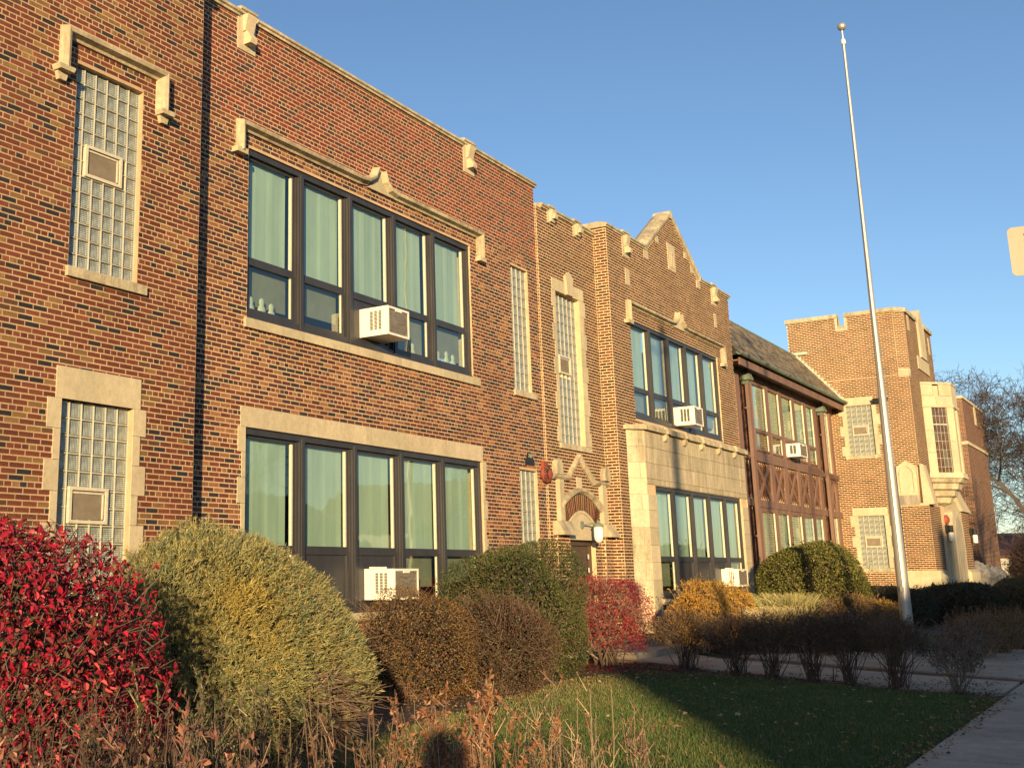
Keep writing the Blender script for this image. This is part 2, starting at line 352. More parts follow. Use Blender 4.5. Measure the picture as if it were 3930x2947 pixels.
# gable triangle backing
mb = MB(); DD.poly(mb, [(26.72, 9.5), (30.70, 9.5), (28.68, 10.86)], -.38, 0, MORT['brown']); mb.build('gable_wall', 'mortar', school)
brickwork(LW, 3.0, 10.66, 0.0, 9.68, hL, 'left', 'left', loose=lambda u, z: u > 7.6 and u < 10.5 and 1.9 < z < 9.0)
brickwork(Face(10.66, 0, (0, -1), (1, 0)), 0, .3, .0, 9.68, [], 'left', 'left')
brickwork(MN, 10.70, 21.33, .0, 9.72, hM, 'main', 'main', zpal=(8.12, 'top'))
brickwork(side(21.331), .0, .04, .0, 9.32, [], 'main', 'stair', hdr=0, proud=.002); brickwork(CC, 21.21, 24.17, .3, 9.32, hC, 'brown', 'stair')
brickwork(side(24.303), .04, .37, .3, 9.48, [], 'brown', 'gable', hdr=0)
def gtop(z):
    if z < 9.5: return [(24.31, 33.25)]
    t = (z-9.5)/1.36; return [(26.78+t*1.9, 30.64-t*1.9)] if t < .95 else []
brickwork(DD, 24.31, 33.25, .3, 10.8, [(25.46, 31.82, 5.12, 7.50), (24.8, 32.8, 0, 4.9)], 'brown', 'gable', top=gtop)
# main parapet end return (faces -X side is hidden), interior shell
sh = MB()
for (x0, x1, z) in ((2, 21.3, 9.0), (21.3, 33.2, 8.9)): sh.box(x0, x1, .5, 14, z, z+.2)
sh.box(2, 46, 14, 14.3, 0, 9.2); sh.box(2, 46, .5, 14, 4.25, 4.45); sh.box(2, 46, .5, 14, -.02, .1); sh.box(33.2, 46, 1.1, 14, 7.6, 7.8)
sh.build('floor_slabs', 'dark', school)
# ---------------------------------------------------------------- windows
def glass_blocks(face, u0, u1, z0, z1, nu, nz, w=-.06, vent=None, frame_col=None):
    """panel of glass blocks; a block is one shared pillow mesh; the window's own mesh is the mortar grid"""
    du, dz = (u1-u0)/nu, (z1-z0)/nz
    mb = MB(); face.box(mb, u0, u1, w-.12, w-.035, z0, z1, (.42, .38, .28))
    for i in range(nu+1): face.box(mb, u0+i*du-.007, u0+i*du+.007, w-.05, w+.004, z0, z1, (.60, .56, .43))
    for j in range(nz+1): face.box(mb, u0, u1, w-.05, w+.001, z0+j*dz-.0055, z0+j*dz+.0055, (.56, .52, .40))
    win = mb.build('window', 'mortar', school)
    # block mesh in local coords
    a, b = du/2-.005, dz/2-.005; e = .028
    bm = MB(); R0 = [(-a, 0, -b), (a, 0, -b), (a, 0, b), (-a, 0, b)]
    R1 = [(-a+.004, -.034, -b+.006), (a-.004, -.034, -b+.006), (a-.004, -.034, b-.006), (-a+.004, -.034, b-.006)]
    R2 = [(-a+e, -.020, -b+e*.7), (a-e, -.020, -b+e*.7), (a-e, -.020, b-e*.7), (-a+e, -.020, b-e*.7)]
    bm.loft([R0, R1, R2]); me = bpy.data.meshes.new('glass_block'); me.from_pydata(bm.v, [], bm.f); me.materials.append(M['block'])
    ang = math.atan2(face.U[1], face.U[0])
    for i in range(nu):
        for j in range(nz):
            cu, cz = u0+(i+.5)*du, z0+(j+.5)*dz
            if vent and vent[0]-.01 < cu < vent[1]+.01 and vent[2]-.01 < cz < vent[3]+.01: continue
            o = bpy.data.objects.new('glass_block', me); sc.collection.objects.link(o); o.parent = win
            o.location = face.p(cu, w-.036+random.uniform(-.002, .002), cz); o.rotation_euler = (random.uniform(-.012, .012), 0, ang+random.uniform(-.02, .02))
            if face.N[0]*(-math.sin(ang)) + face.N[1]*math.cos(ang) > 0: o.rotation_euler.z += PI
    if vent:
        a, b, c, d = vent; v = MB()
        for q in ((a, b, d-.038, d), (a, b, c, c+.038), (a, a+.038, c+.038, d-.038), (b-.038, b, c+.038, d-.038)): face.box(v, q[0], q[1], w-.08, w+.03, q[2], q[3])
        v.build('vent_frame', 'cream', win)
        v = MB(); face.box(v, a+.045, b-.045, w-.08, w+.008, c+.045, d-.045); v.build('vent_screen', 'vent', win)
        v = MB(); face.box(v, a+.055, b-.06, w+.008, w+.02, d-.075, d-.055); face.box(v, b-.08, b-.06, w+.008, w+.024, c+.055, d-.075); v.build('vent_sash', 'cream', win)
    return win
glass_blocks(LW, 8.49, 9.58, 5.14, 7.68, 6, 13, -.07, (8.72, 9.31, 6.32, 6.72))
glass_blocks(LW, 8.49, 9.59, 1.20, 3.60, 6, 12, -.07, (8.71, 9.29, 2.22, 2.63))
glass_blocks(MN, 20.12, 20.88, 5.18, 7.75, 4, 13, -.06)
glass_blocks(MN, 20.19, 20.95, 1.20, 3.61, 4, 12, -.06)
glass_blocks(CC, 21.96, 23.16, 4.29, 7.58, 6, 16, -.10, (22.2, 22.78, 5.82, 6.22))
def bays(face, u0, u1, z0, z1, n, rail, lower='screen', ac=None, wmul=.13, metal='bronze', wf=-.03, mids=None, curt=True, deep=0.0):
    """a band of n tall windows between metal mullions"""
    mb = MB()
    us = mids or [u0+(u1-u0)*i/n for i in range(n+1)]
    W0 = -.16
    face.box(mb, u0, u1, W0, wf, z1-.09, z1); face.box(mb, u0, u1, W0, wf, z0, z0+.12)
    face.box(mb, u0, u1, W0, wf+.02, z0, z0+.04)
    for i, u in enumerate(us):
        a, b = (u, u+.05) if i == 0 else ((u-.05, u) if i == n else (u-wmul/2, u+wmul/2))
        face.box(mb, a, b, W0, wf, z0+.12, z1-.09)
        if 0 < i < n: face.box(mb, a+.03, b-.03, wf, wf+.018, z0+.04, z1-.05)
        if i > 0: face.box(mb, a-.035, a, W0, wf-.035, z0+.12, z1-.09); face.box(mb, a-.07, a-.035, W0, wf-.06, z0+.12, z1-.09)
        if i < n: face.box(mb, b, b+.03, W0, wf-.05, z0+.12, z1-.09)
    win = mb.build('window', metal, school)
    for i in range(n):
        a, b = us[i]+(.05 if i == 0 else wmul/2)+.03, us[i+1]-(.05 if i == n-1 else wmul/2)-.07
        s = MB(); t = .05
        for q in ((a, b, z1-.09-.045, z1-.09), (a, b, rail, rail+.07), (a, a+.025, rail+.07, z1-.135), (b-.03, b, rail+.07, z1-.135)): face.box(s, q[0], q[1], -.135, -.085, q[2], q[3])
        s.build('sash', metal, win)
        c = MB(); face.box(c, b-.062, b-.03, -.134, -.088, rail+.07, z1-.14); c.build('jamb_strip', 'cream', win)
        p = MB(); p.face([face.p(a+.025, -.11, rail+.07), face.p(b-.075, -.11, rail+.07), face.p(b-.075, -.11, z1-.135), face.p(a+.025, -.11, z1-.135)]); p.build('pane', 'pane', win)
        if curt:     # wavy curtain
            k = 15; A = []; B_ = []
            ph = random.uniform(0, 6); amp = random.uniform(.002, .0045); tl = random.uniform(0, .09)
            ua, ub = a+.03, b-.02-tl
            for j in range(k+1):
                u = ua+(ub-ua)*j/k; ww = -.175+amp*math.sin(ph+j*1.15)+amp*.5*math.sin(2*ph+j*2.3)
                A.append((u, ww)); 
            cb = MB()
            for j in range(k):
                (p0, w0), (p1, w1) = A[j], A[j+1]
                cb.face([face.p(p0, w0, rail-.02), face.p(p1, w1, rail-.02), face.p(p1, w1*.98, z1-.07), face.p(p0, w0*.98, z1-.07)])
            cb.build('curtain', 'curtain', win, smooth=True)
        # lower light
        if lower == 'none': continue
        zl0, zl1 = z0+.12, rail
        l = MB()
        for q in ((a, b, zl1-.05, zl1), (a, b, zl0, zl0+.06), (a, a+.04, zl0+.06, zl1-.05), (b-.045, b, zl0+.06, zl1-.05)): face.box(l, q[0], q[1], -.13, -.07, q[2], q[3])
        l.build('lower_sash', metal, win)
        if ac is not None and i == ac[0]:
            l = MB(); face.box(l, a+.04, b-.045, -.118, -.10, zl0+.06, zl1-.05); l.build('infill_panel', metal, win)
            continue
        if lower == 'panel' or (lower == 'mixed' and i in (1, 2)):
            l = MB(); face.box(l, a+.04, b-.045, -.118, -.10, zl0+.06, zl1-.05); l.build('infill_panel', metal, win)
        else:
            l = MB(); l.face([face.p(a+.04, -.106, zl0+.06), face.p(b-.06, -.106, zl0+.06), face.p(b-.06, -.106, zl1-.05), face.p(a+.04, -.106, zl1-.05)]); l.build('pane', 'pane', win)
            l = MB(); face.box(l, b-.06, b-.045, -.125, -.09, zl0+.06, zl1-.05); l.build('jamb_strip', 'cream', win)
            zs = zl0+.06+(zl1-zl0)*random.choice((.12, .3, .22, .0))
            l = MB(); face.box(l, a+.03, b-.03, -.22, -.212, zs, zl1); l.build('roller_shade', 'shade', win)
            l = MB(); face.box(l, a, b, -.62, -.60, zl0, zl1); l.build('room_shadow_board', 'dark', win) if False else None
    return win
M['shade'] = mat('roller_shade_cloth', (.24, .215, .155), .85, noise=[(2, .8, 1.1, 3, S1)])
bays(MN, 12.0, 18.47, 5.19, 7.75, 5, 6.06, 'screen', ac=(2,))
bays(MN, 12.0, 18.68, 1.06, 3.64, 5, 1.97, 'mixed', ac=(2,))
bays(DD, 25.46, 31.82, 5.12, 7.50, 5, 5.85, 'screen', ac=(2,))
# small toys and bundles leaning on the inside sill of the upper windows
M['plush'] = mat('pale_plush', (.50, .47, .38), .95, bump=.6)
for px, pz, lb in ((12.25, 5.33, 'leftmost pale plush toy in the first upper window'), (12.5, 5.35, 'middle pale plush toy in the first upper window'), (12.72, 5.31, 'rightmost pale plush toy in the first upper window'), (17.45, 5.32, 'leftmost plush toy on the sill of the fifth upper window'), (17.75, 5.36, 'middle plush toy on the sill of the fifth upper window'), (17.98, 5.33, 'rightmost plush toy on the sill of the fifth upper window'), (16.6, 5.33, 'single plush toy on the sill of the fourth upper window')):
    b_ = MB(); b_.lathe((px, .145, pz+.02), [(.02, -.05), (.075, -.02), (.09, .04), (.07, .09), (.045, .11), (.06, .14), (.055, .19), (.02, .22)], 10)
    b_.v = [(a, .145+(b-.145)*.4, c) for a, b, c in b_.v]
    tag(b_.build('plush_toy', 'plush', smooth=True), lb, 'toy', 'plush toys on the upper sills')
# ---------------------------------------------------------------- limestone trim
def stone(name, face, u0, u1, w0, w1, z0, z1, m='stone', parent=None, col=None):
    mb = MB(); face.box(mb, u0, u1, w0, w1, z0, z1, col or lime()); return mb.build(name, m, parent or school)
def run(name, face, u0, u1, w0, w1, z0, z1, n, m='stone', gap=.006):
    L = (u1-u0)/n
    for i in range(n): stone(name, face, u0+i*L+(gap/2 if i else 0), u0+(i+1)*L-(gap/2 if i < n-1 else 0), w0, w1, z0, z1, m)
# left wing
stone('sill', LW, 8.45, 9.12, -.12, .055, 5.02, 5.14, 'stone_weathered'); stone('sill', LW, 9.126, 9.71, -.12, .055, 5.02, 5.14, 'stone_weathered')
stone('lintel', LW, 8.40, 9.70, -.12, .016, 3.60, 3.965)
for (a, b, c, d) in ((8.29, 8.487, 3.26, 3.597), (8.39, 8.487, 2.91, 3.255), (8.28, 8.487, 2.565, 2.905), (8.39, 8.487, 2.22, 2.56), (8.29, 8.487, 1.88, 2.215), (8.39, 8.487, 1.2, 1.875),
                     (9.593, 9.80, 3.275, 3.597), (9.593, 9.71, 2.92, 3.27), (9.593, 9.81, 2.57, 2.915), (9.593, 9.70, 2.22, 2.565), (9.593, 9.81, 1.88, 2.215), (9.593, 9.70, 1.2, 1.875)):
    stone('quoin', LW, a, b, -.12, .016, c, d)
stone('sill', LW, 8.35, 9.75, -.12, .05, 1.08, 1.197)
PROF = [(-.065, 0), (-.065, .035), (-.035, .05), (-.01, .13), (.03, .145), (.045, .14), (.07, .025), (.07, 0)]
def hood(face, path, prof=PROF, name='hood_mould', m='stone_weathered'):
    mb = MB(); face.sweep(mb, path[::-1], [(-a, w) for a, w in prof], lime()) if False else face.sweep(mb, path, prof, lime()); return mb.build(name, m, school)
hood(LW, [(8.27, 7.50), (8.27, 7.985), (9.86, 7.985), (9.86, 7.50)])
def stop(face, u, z, s=1):
    mb = MB(); face.poly(mb, [(u-.10, z+.01), (u+.10, z+.01), (u+.12, z+.05), (u+.12, z+.075), (u-.12, z+.075), (u-.12, z+.05)], 0, .14, lime())
    face.poly(mb, [(u-.05, z-.09), (u+.05, z-.09), (u+.08, z+.008), (u-.08, z+.008)], 0, .06, lime()); return mb.build('label_stop', 'stone_weathered', school)
stop(LW, 8.23, 7.44); stop(LW, 9.91, 7.44)
# main block
run('sill', MN, 11.93, 18.66, -.12, .05, 5.05, 5.188, 5)
L5 = [11.89, 13.45, 14.9, 16.2, 17.45, 18.72]
for a, b in zip(L5[:-1], L5[1:]): stone('lintel', MN, a+.003, b-.003, -.12, .014, 3.643, 3.925)
def jambs(face, u, sgn, z0, z1, hs, wide, narrow, w=.014, m='stone'):
    z = z1; i = 0
    while z > z0+.05:
        h = min(hs, z-z0); ww = wide if i % 2 == 0 else narrow
        a, b = (u-ww, u-.002) if sgn < 0 else (u+.002, u+ww); stone('quoin', face, a, b, -.12, w, z-h+.004, z, m); z -= h; i += 1
jambs(MN, 12.0, -1, 1.06, 3.64, .35, .16, .08); jambs(MN, 18.68, 1, 1.06, 3.64, .35, .16, .08)
run('sill', MN, 11.85, 18.85, -.12, .06, .94, 1.058, 5)
O = 15.33
hood(MN, [(11.77, 7.62), (11.77, 8.03), (14.75, 8.03), (14.98, 8.06), (15.16, 8.17), (15.26, 8.34)])
hood(MN, [(15.40, 8.34), (15.47, 8.17), (15.62, 8.06), (15.85, 8.03), (18.79, 8.03), (18.79, 7.56)])
mb = MB(); MN.poly(mb, [(15.0, 7.965), (15.75, 7.965), (15.55, 8.05), (15.44, 8.2), (15.38, 8.38), (15.27, 8.38), (15.2, 8.2), (15.12, 8.05)], .002, .05, lime()); mb.build('ogee_panel', 'stone', school)
for u, z in ((11.75, 7.60), (18.82, 7.53)):
    mb = MB(); MN.poly(mb, [(u-.13, z-.03), (u+.10, z-.03), (u+.10, z+.05), (u-.13, z+.05)], 0, .12, lime()); mb.build('label_stop', 'stone', school)
for (a, b, c, d) in ((20.07, 21.04, 5.06, 5.178), (20.1, 21.05, 1.08, 1.197)): stone('sill', MN, a, b, -.1, .05, c, d, 'stone_weathered')
# parapet copings
def coping(face, u0, u1, z, n, h=.16, back=.5, w=.07, m='stone_weathered'):
    L = (u1-u0)/n
    for i in range(n):
        mb = MB(); a, b = u0+i*L+.004, u0+(i+1)*L-.004; c = lime(.12)
        P = [(-back, z), (w-.03, z), (w-.03, z+.035), (w, z+.05), (w, z+.09), (w-.04, z+.1), (-.18, z+h), (-back+.1, z+h), (-back, z+.09)]
        mb.prism([face.p(a, q, r) for q, r in P], [face.p(b, q, r) for q, r in P], c); mb.build('coping_stone', m, school)
coping(LW, 2.0, 10.72, 9.70, 7); coping(MN, 10.72, 11.72, 9.73, 1); coping(MN, 12.1, 18.3, 9.73, 6); coping(MN, 18.75, 21.40, 9.73, 3)
coping(MN, 11.72, 12.1, 9.80, 1, .12); coping(MN, 18.3, 18.75, 9.80, 1, .12)
coping(CC, 21.41, 21.74, 9.33, 1, .13); coping(CC, 22.06, 23.04, 9.33, 1, .13); coping(CC, 23.4, 24.22, 9.33, 1, .13); coping(CC, 21.74, 22.06, 9.38, 1, .12); coping(CC, 23.04, 23.4, 9.38, 1, .12)
coping(DD, 24.23, 25.22, 9.5, 1, .15); coping(DD, 25.22, 25.64, 9.56, 1, .13); coping(DD, 25.64, 26.75, 9.5, 1, .15); coping(DD, 30.7, 31.7, 9.5, 1, .15); coping(DD, 31.7, 32.1, 9.56, 1, .13); coping(DD, 32.1, 33.32, 9.5, 1, .15)
mbx = MB(); mbx.box(24.22, 24.5, -.3, 1.6, 9.503, 9.64, lime()); mbx.build('coping_stone', 'stone_weathered', school)
mbx = MB(); mbx.box(24.303, 24.7, .05, 1.6, 8.9, 9.5, MORT['brown']); mbx.build('parapet_return', 'mortar', school)
def scupper(face, u, z0, z1, wd=.4):
    h = wd/2; m_ = MB(); face.box(m_, u-h, u+h, -.05, .02, z0, z1, lime()); 
    o = m_.build('corbel_plate', 'stone', school)
    q = MB(); zc = z0+.1
    q.prism([face.p(u-.07, .02, zc), face.p(u-.07, .15, zc), face.p(u-.07, .17, zc+.07), face.p(u-.07, .08, zc+.20), face.p(u-.07, .02, zc+.22)], [face.p(u+.07, .02, zc), face.p(u+.07, .15, zc), face.p(u+.07, .17, zc+.07), face.p(u+.07, .08, zc+.20), face.p(u+.07, .02, zc+.22)], lime())
    q.prism([face.p(u-.1, .02, z1-.28), face.p(u-.1, .07, z1-.28), face.p(u-.1, .13, z1-.02), face.p(u-.1, .02, z1-.02)], [face.p(u+.1, .02, z1-.28), face.p(u+.1, .07, z1-.28), face.p(u+.1, .13, z1-.02), face.p(u+.1, .02, z1-.02)], lime())
    q.build('corbel', 'stone', school)
for f_, u, a, b in ((MN, 11.9, 9.22, 9.80), (MN, 18.52, 9.22, 9.80), (CC, 21.9, 9.06, 9.38), (CC, 23.22, 9.06, 9.38), (DD, 25.43, 9.01, 9.56), (DD, 31.9, 9.03, 9.56)): scupper(f_, u, a, b, .34 if f_ is CC else .4)
# stair bay window surround
jambs(CC, 21.96, -1, 4.30, 7.58, .37, .19, .12); jambs(CC, 23.16, 1, 4.30, 7.58, .37, .32, .24)
stone('lintel', CC, 21.80, 22.42, -.1, .02, 7.583, 7.86); stone('lintel', CC, 22.78, 23.40, -.1, .02, 7.583, 7.86)
mb = MB(); CC.poly(mb, [(22.47, 7.585), (22.73, 7.585), (22.80, 8.0), (22.6, 8.12), (22.42, 8.0)], -.05, .07, lime()); mb.build('keystone', 'stone', school)
stone('sill', CC, 21.85, 23.4, -.12, .045, 4.17, 4.288, 'stone_weathered')
# door surround
hood(CC, [(21.36, 3.55), (22.12, 3.55), (22.68, 4.02), (23.38, 3.52), (24.2, 3.52)], [(-.05, 0), (-.05, .05), (0, .10), (.05, .10), (.07, .02), (.07, 0)], 'gable_mould')
for a, b in ((21.42, 21.72), (23.86, 24.16)):
    mb = MB(); m_ = (a+b)/2; CC.poly(mb, [(a, 3.60), (b, 3.60), (b, 3.78), (b-.05, 3.88), (m_, 3.93), (a+.05, 3.88), (a, 3.78)], 0, .12, lime()); mb.build('pinnacle', 'stone_weathered', school)
for a, b in ((21.56, 21.76), (23.72, 23.92)): stone('pilaster', CC, a, b, 0, .10, 2.66, 3.50)
for a, b in ((21.34, 21.98), (23.72, 24.22)):
    mb = MB(); P = [(0, 2.37), (.26, 2.37), (.26, 2.42), (.11, 2.655), (0, 2.655)]; mb.prism([CC.p(a, q, r) for q, r in P], [CC.p(b, q, r) for q, r in P], lime()); mb.build('pilaster_base', 'stone_weathered', school)
    mb = MB(); backing(mb, CC, a+.03, b-.03, .28, 2.37, [], -.001, MORT['brown']); 
for (a, b, h0) in ((21.36, 21.94, 2.36), (23.74, 24.2, 2.36)):
    mb = MB(); CC.box(mb, a, b, .0, .09, .28, h0, MORT['brown']); mb.build('pier', 'mortar', school)
    brickwork(front(-.13), a+.13, b+.13, .3, h0, [], 'brown', 'stair'); brickwork(side(a+.13), .04, .13, .3, h0, [], 'brown', 'stair', hdr=0)
arc = lambda r, z, n=12: [(22.68+r*math.sin(t), z+(.36*(1-abs(math.sin(t))**1.7))) for t in np.linspace(-PI/2*.98, PI/2*.98, n)]
mb = MB(); tp = [(21.95, 2.29), (23.42, 2.29)]+[(u, z) for u, z in arc(.735, 2.50)][::-1]; CC.poly(mb, tp, -.06, .03, lime()); mb.build('tympanum', 'stone', school)
hood(CC, arc(.77, 2.53, 14), [(-.035, .0), (-.035, .055), (.02, .06), (.03, 0)], 'arch_mould', 'stone')
hood(CC, arc(1.02, 2.95, 14), [(-.05, 0), (-.05, .06), (.0, .13), (.06, .13), (.08, 0)], 'arch_hood')
A_, B_ = arc(.80, 2.56, 30), arc(.98, 2.90, 30)
for i in range(29):
    mb = MB(); c = np.array(random.choice(PAL['brown'])[0])*1.1; q = lambda P, a, t: (P[a][0]+(P[a+1][0]-P[a][0])*t, P[a][1]+(P[a+1][1]-P[a][1])*t)
    lo0, lo1, hi0, hi1 = q(A_, i, .2), q(A_, i, .8), q(B_, i, .2), q(B_, i, .8)
    CC.poly(mb, [lo0, lo1, hi1, hi0], 0, .035, tuple(c*.9)); mb.build('arch_brick', 'brick', school)
mb = MB(); CC.poly(mb, A_+B_[::-1], 0, .024, MORT['brown']); mb.build('arch_joint', 'mortar', school)
stone('panel', CC, 22.58, 22.83, 0, .02, 3.33, 3.61)
# door
mb = MB(); 
for q in ((21.97, 22.05, .28, 2.285), (23.32, 23.40, .28, 2.285), (22.05, 23.32, 2.18, 2.285)): CC.box(mb, q[0], q[1], -.22, -.10, q[2], q[3])
mb.build('door_frame', 'door', school)
for a, b in ((22.052, 22.33), (22.335, 23.318)):
    mb = MB(); k = .09 if b-a > .5 else .06
    lu0, lu1 = (a+.11, a+.34) if b-a > .5 else (a+.06, a+.2)
    backing(mb, CC, a, b, .29, 2.178, [(lu0, lu1, .9, 1.95)], .19, None)
    for i in range(len(mb.v)): pass
    mb.v = [(x, y+.15, z) for x, y, z in mb.v]
    d = mb.build('door', 'door', school)
    p = MB(); p.face([CC.p(lu0, -.195, .9), CC.p(lu1, -.195, .9), CC.p(lu1, -.195, 1.95), CC.p(lu0, -.195, 1.95)]); p.build('pane', 'pane', d)
    h = MB(); CC.box(h, lu0-.02, lu0, -.16, -.135, .88, 1.97); CC.box(h, lu1, lu1+.02, -.16, -.135, .88, 1.97); CC.box(h, lu0-.02, lu1+.02, -.16, -.135, 1.95, 1.975); h.build('lite_trim', 'bronze', d)
for z in (1.35, 1.62, 1.9): mb = MB(); CC.box(mb, 23.05, 23.08, -.035, -.015, z, z+.1); mb.build('hinge', 'cream', school)
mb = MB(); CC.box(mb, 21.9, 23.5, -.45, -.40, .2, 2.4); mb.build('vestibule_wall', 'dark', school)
# wall lantern over the door
lan = thing('wall_lantern', 'white opal wall lantern with verdigris cap above the brown door', 'lamp', (23.0, -.04, 2.5)); bpy.context.view_layer.update()
MB().lathe((22.81, -.07, 2.60), [(0, 0), (.085, 0), (.085, .02), (.05, .03), (0, .03)], 16, (0, -1, 0)).build('wall_plate', 'copper', lan)
mb = MB(); mb.cyl((22.81, -.09, 2.60), (22.93, -.30, 2.64), .014, k=8); mb.cyl((22.93, -.30, 2.64), (22.99, -.36, 2.60), .014, k=8); mb.build('arm', 'copper', lan)
MB().lathe((22.99, -.36, 2.56), [(.115, 0), (.115, .02), (.09, .05), (.03, .10), (.02, .14), (0, .15)], 16).build('cap', 'copper', lan, smooth=False)
MB().lathe((22.99, -.36, 2.56), [(0, -.33), (.05, -.32), (.085, -.27), (.095, -.2), (.095, 0), (0, 0)], 18).build('globe', 'globe', lan, smooth=True)
# fire gong and number plaque
gg = thing('fire_gong', 'round faded red ribbed fire gong beside the number plaque', 'alarm bell', (21.2, -.06, 3.55)); bpy.context.view_layer.update()
MB().lathe((21.25, .0, 3.57), [(.09, 0), (.155, .02), (.178, .06), (.17, .10), (.12, .145), (.05, .16), (0, .16)], 26, (-.15, -1, .05)).build('dome', 'gong', gg, smooth=True)
mb = MB()
for i in range(26):
    t = 2*PI*i/26; 
    if i % 26 > 20: continue
    a = Vector((math.cos(t), 0, math.sin(t))); c0 = Vector((21.235, -.145, 3.575)) + a*.10; c1 = Vector((21.24, -.075, 3.572)) + a*.176
    mb.cyl(c0+Vector((0, -.01, 0)), c1+Vector((0, -.010, 0)), .009, k=5)
mb.build('ribs', 'black', gg)
MB().box(21.15, 21.35, -.06, .0, 3.70, 3.84).build('mounting_box', 'gong', gg)
pq = thing('number_plaque', 'black arched plaque with the number 700 above the lower glass block slit', 'plaque', (20.61, 0, 3.73)); bpy.context.view_layer.update()
mb = MB(); MN.poly(mb, [(20.43, 3.72), (20.80, 3.72), (20.80, 3.84), (20.745, 3.84), (20.735, 3.89), (20.70, 3.94), (20.655, 3.965), (20.615, 3.97), (20.575, 3.965), (20.53, 3.94), (20.50, 3.89), (20.49, 3.84), (20.43, 3.84)], .008, .03); mb.build('plate', 'black', pq)
def text(s, size, loc, m, parent, rot=(PI/2, 0, 0), depth=.003, align='CENTER'):
    cu = bpy.data.curves.new('t', 'FONT'); cu.body = s; cu.size = size; cu.extrude = depth; cu.align_x = align
    to = bpy.data.objects.new('t', cu); sc.collection.objects.link(to); to.rotation_euler = rot; to.location = loc
    bpy.context.view_layer.update(); me = bpy.data.meshes.new_from_object(to.evaluated_get(bpy.context.evaluated_depsgraph_get())); me.transform(to.matrix_world)
    bpy.data.objects.remove(to); me.materials.clear(); me.materials.append(M[m]); return link('lettering', me, parent)
M['gilt'] = mat('pale_lettering', (.30, .33, .27), .5)
text('700', .115, (20.615, -.032, 3.86), 'gilt', pq)
# ---------------------------------------------------------------- gable bay stones
def rake(P0, P1, n, w=.07, back=.45, h=.15):
    for i in range(n):
        t0, t1 = i/n+.004, (i+1)/n-.004; A = [P0[0]+(P1[0]-P0[0])*t0, P0[1]+(P1[1]-P0[1])*t0]; B = [P0[0]+(P1[0]-P0[0])*t1, P0[1]+(P1[1]-P0[1])*t1]
        d = Vector((P1[0]-P0[0], P1[1]-P0[1])).normalized(); nn = Vector((-d.y, d.x)) if P1[0] > P0[0] else Vector((d.y, -d.x))
        ring = lambda p: [DD.p(p[0]+nn.x*q, ww, p[1]+nn.y*q) for q, ww in ((-.01, w-.02), (.05, w), (.09, w), (h, -.12), (h, -.28), (.06, -back), (-.01, -back))]
        mb = MB(); mb.loft([ring(A), ring(B)], col=lime(.12)); mb.build('gable_coping', 'stone_weathered', school)
rake((26.66, 9.50), (28.62, 10.84), 4); rake((30.76, 9.50), (28.70, 10.84), 4)
mb = MB(); DD.poly(mb, [(28.52, 10.80), (28.80, 10.80), (28.74, 10.98), (28.66, 11.03), (28.58, 10.98)], -.4, .06, lime()); mb.build('apex_stone', 'stone', school)
for a, b in ((26.62, 26.92), (30.48, 30.78)):
    mb = MB(); DD.poly(mb, [(a, 9.28), (b, 9.28), (b, 9.5), (a, 9.5)], -.05, .018, lime()); mb.build('kneeler', 'stone', school)
for u, z in ((27.62, 10.02), (29.72, 10.05), (30.2, 9.75)):
    mb = MB(); DD.box(mb, u-.1, u+.1, -.05, .017, z-.12, z+.06, lime()); mb.build('bonder', 'stone', school)
nb = MB(); DD.box(nb, 28.34, 28.88, -.05, .018, 9.35, 10.08, lime()); np_ = nb.build('niche_panel', 'stone', school)
nb = MB()
for q in ((28.46, 28.76, 9.43, 9.445), (28.46, 28.475, 9.445, 9.78), (28.745, 28.76, 9.445, 9.78), (28.52, 28.70, 9.80, 9.815)): DD.box(nb, q[0], q[1], .018, .03, q[2], q[3], lime())
DD.box(nb, 28.585, 28.635, .018, .028, 9.5, 9.86, lime()); nb.build('carved_shield', 'stone_weathered', np_)
for a, b, c, d in ((25.33, 25.58, 8.33, 8.74), (31.81, 32.0, 8.38, 8.78)): stone('slot_stone', DD, a, b, -.05, .018, c, d)
OG = [(25.30, 7.42), (25.30, 7.86), (28.05, 7.86), (28.38, 7.89), (28.56, 8.0), (28.66, 8.20)]
hood(DD, OG); hood(DD, [(28.80, 8.20), (28.88, 8.0), (29.05, 7.89), (29.35, 7.86), (32.2, 7.86), (32.2, 7.36)])
mb = MB(); DD.poly(mb, [(28.35, 7.80), (29.15, 7.80), (28.95, 7.9), (28.82, 8.08), (28.77, 8.24), (28.68, 8.24), (28.6, 8.08), (28.5, 7.9)], .002, .05, lime()); mb.build('ogee_panel', 'stone', school)
for u, z in ((25.27, 7.40), (32.22, 7.34)):
    mb = MB(); DD.poly(mb, [(u-.16, z-.05), (u+.14, z-.05), (u+.14, z+.04), (u-.16, z+.04)], 0, .12, lime()); mb.build('label_stop', 'stone_weathered', school)
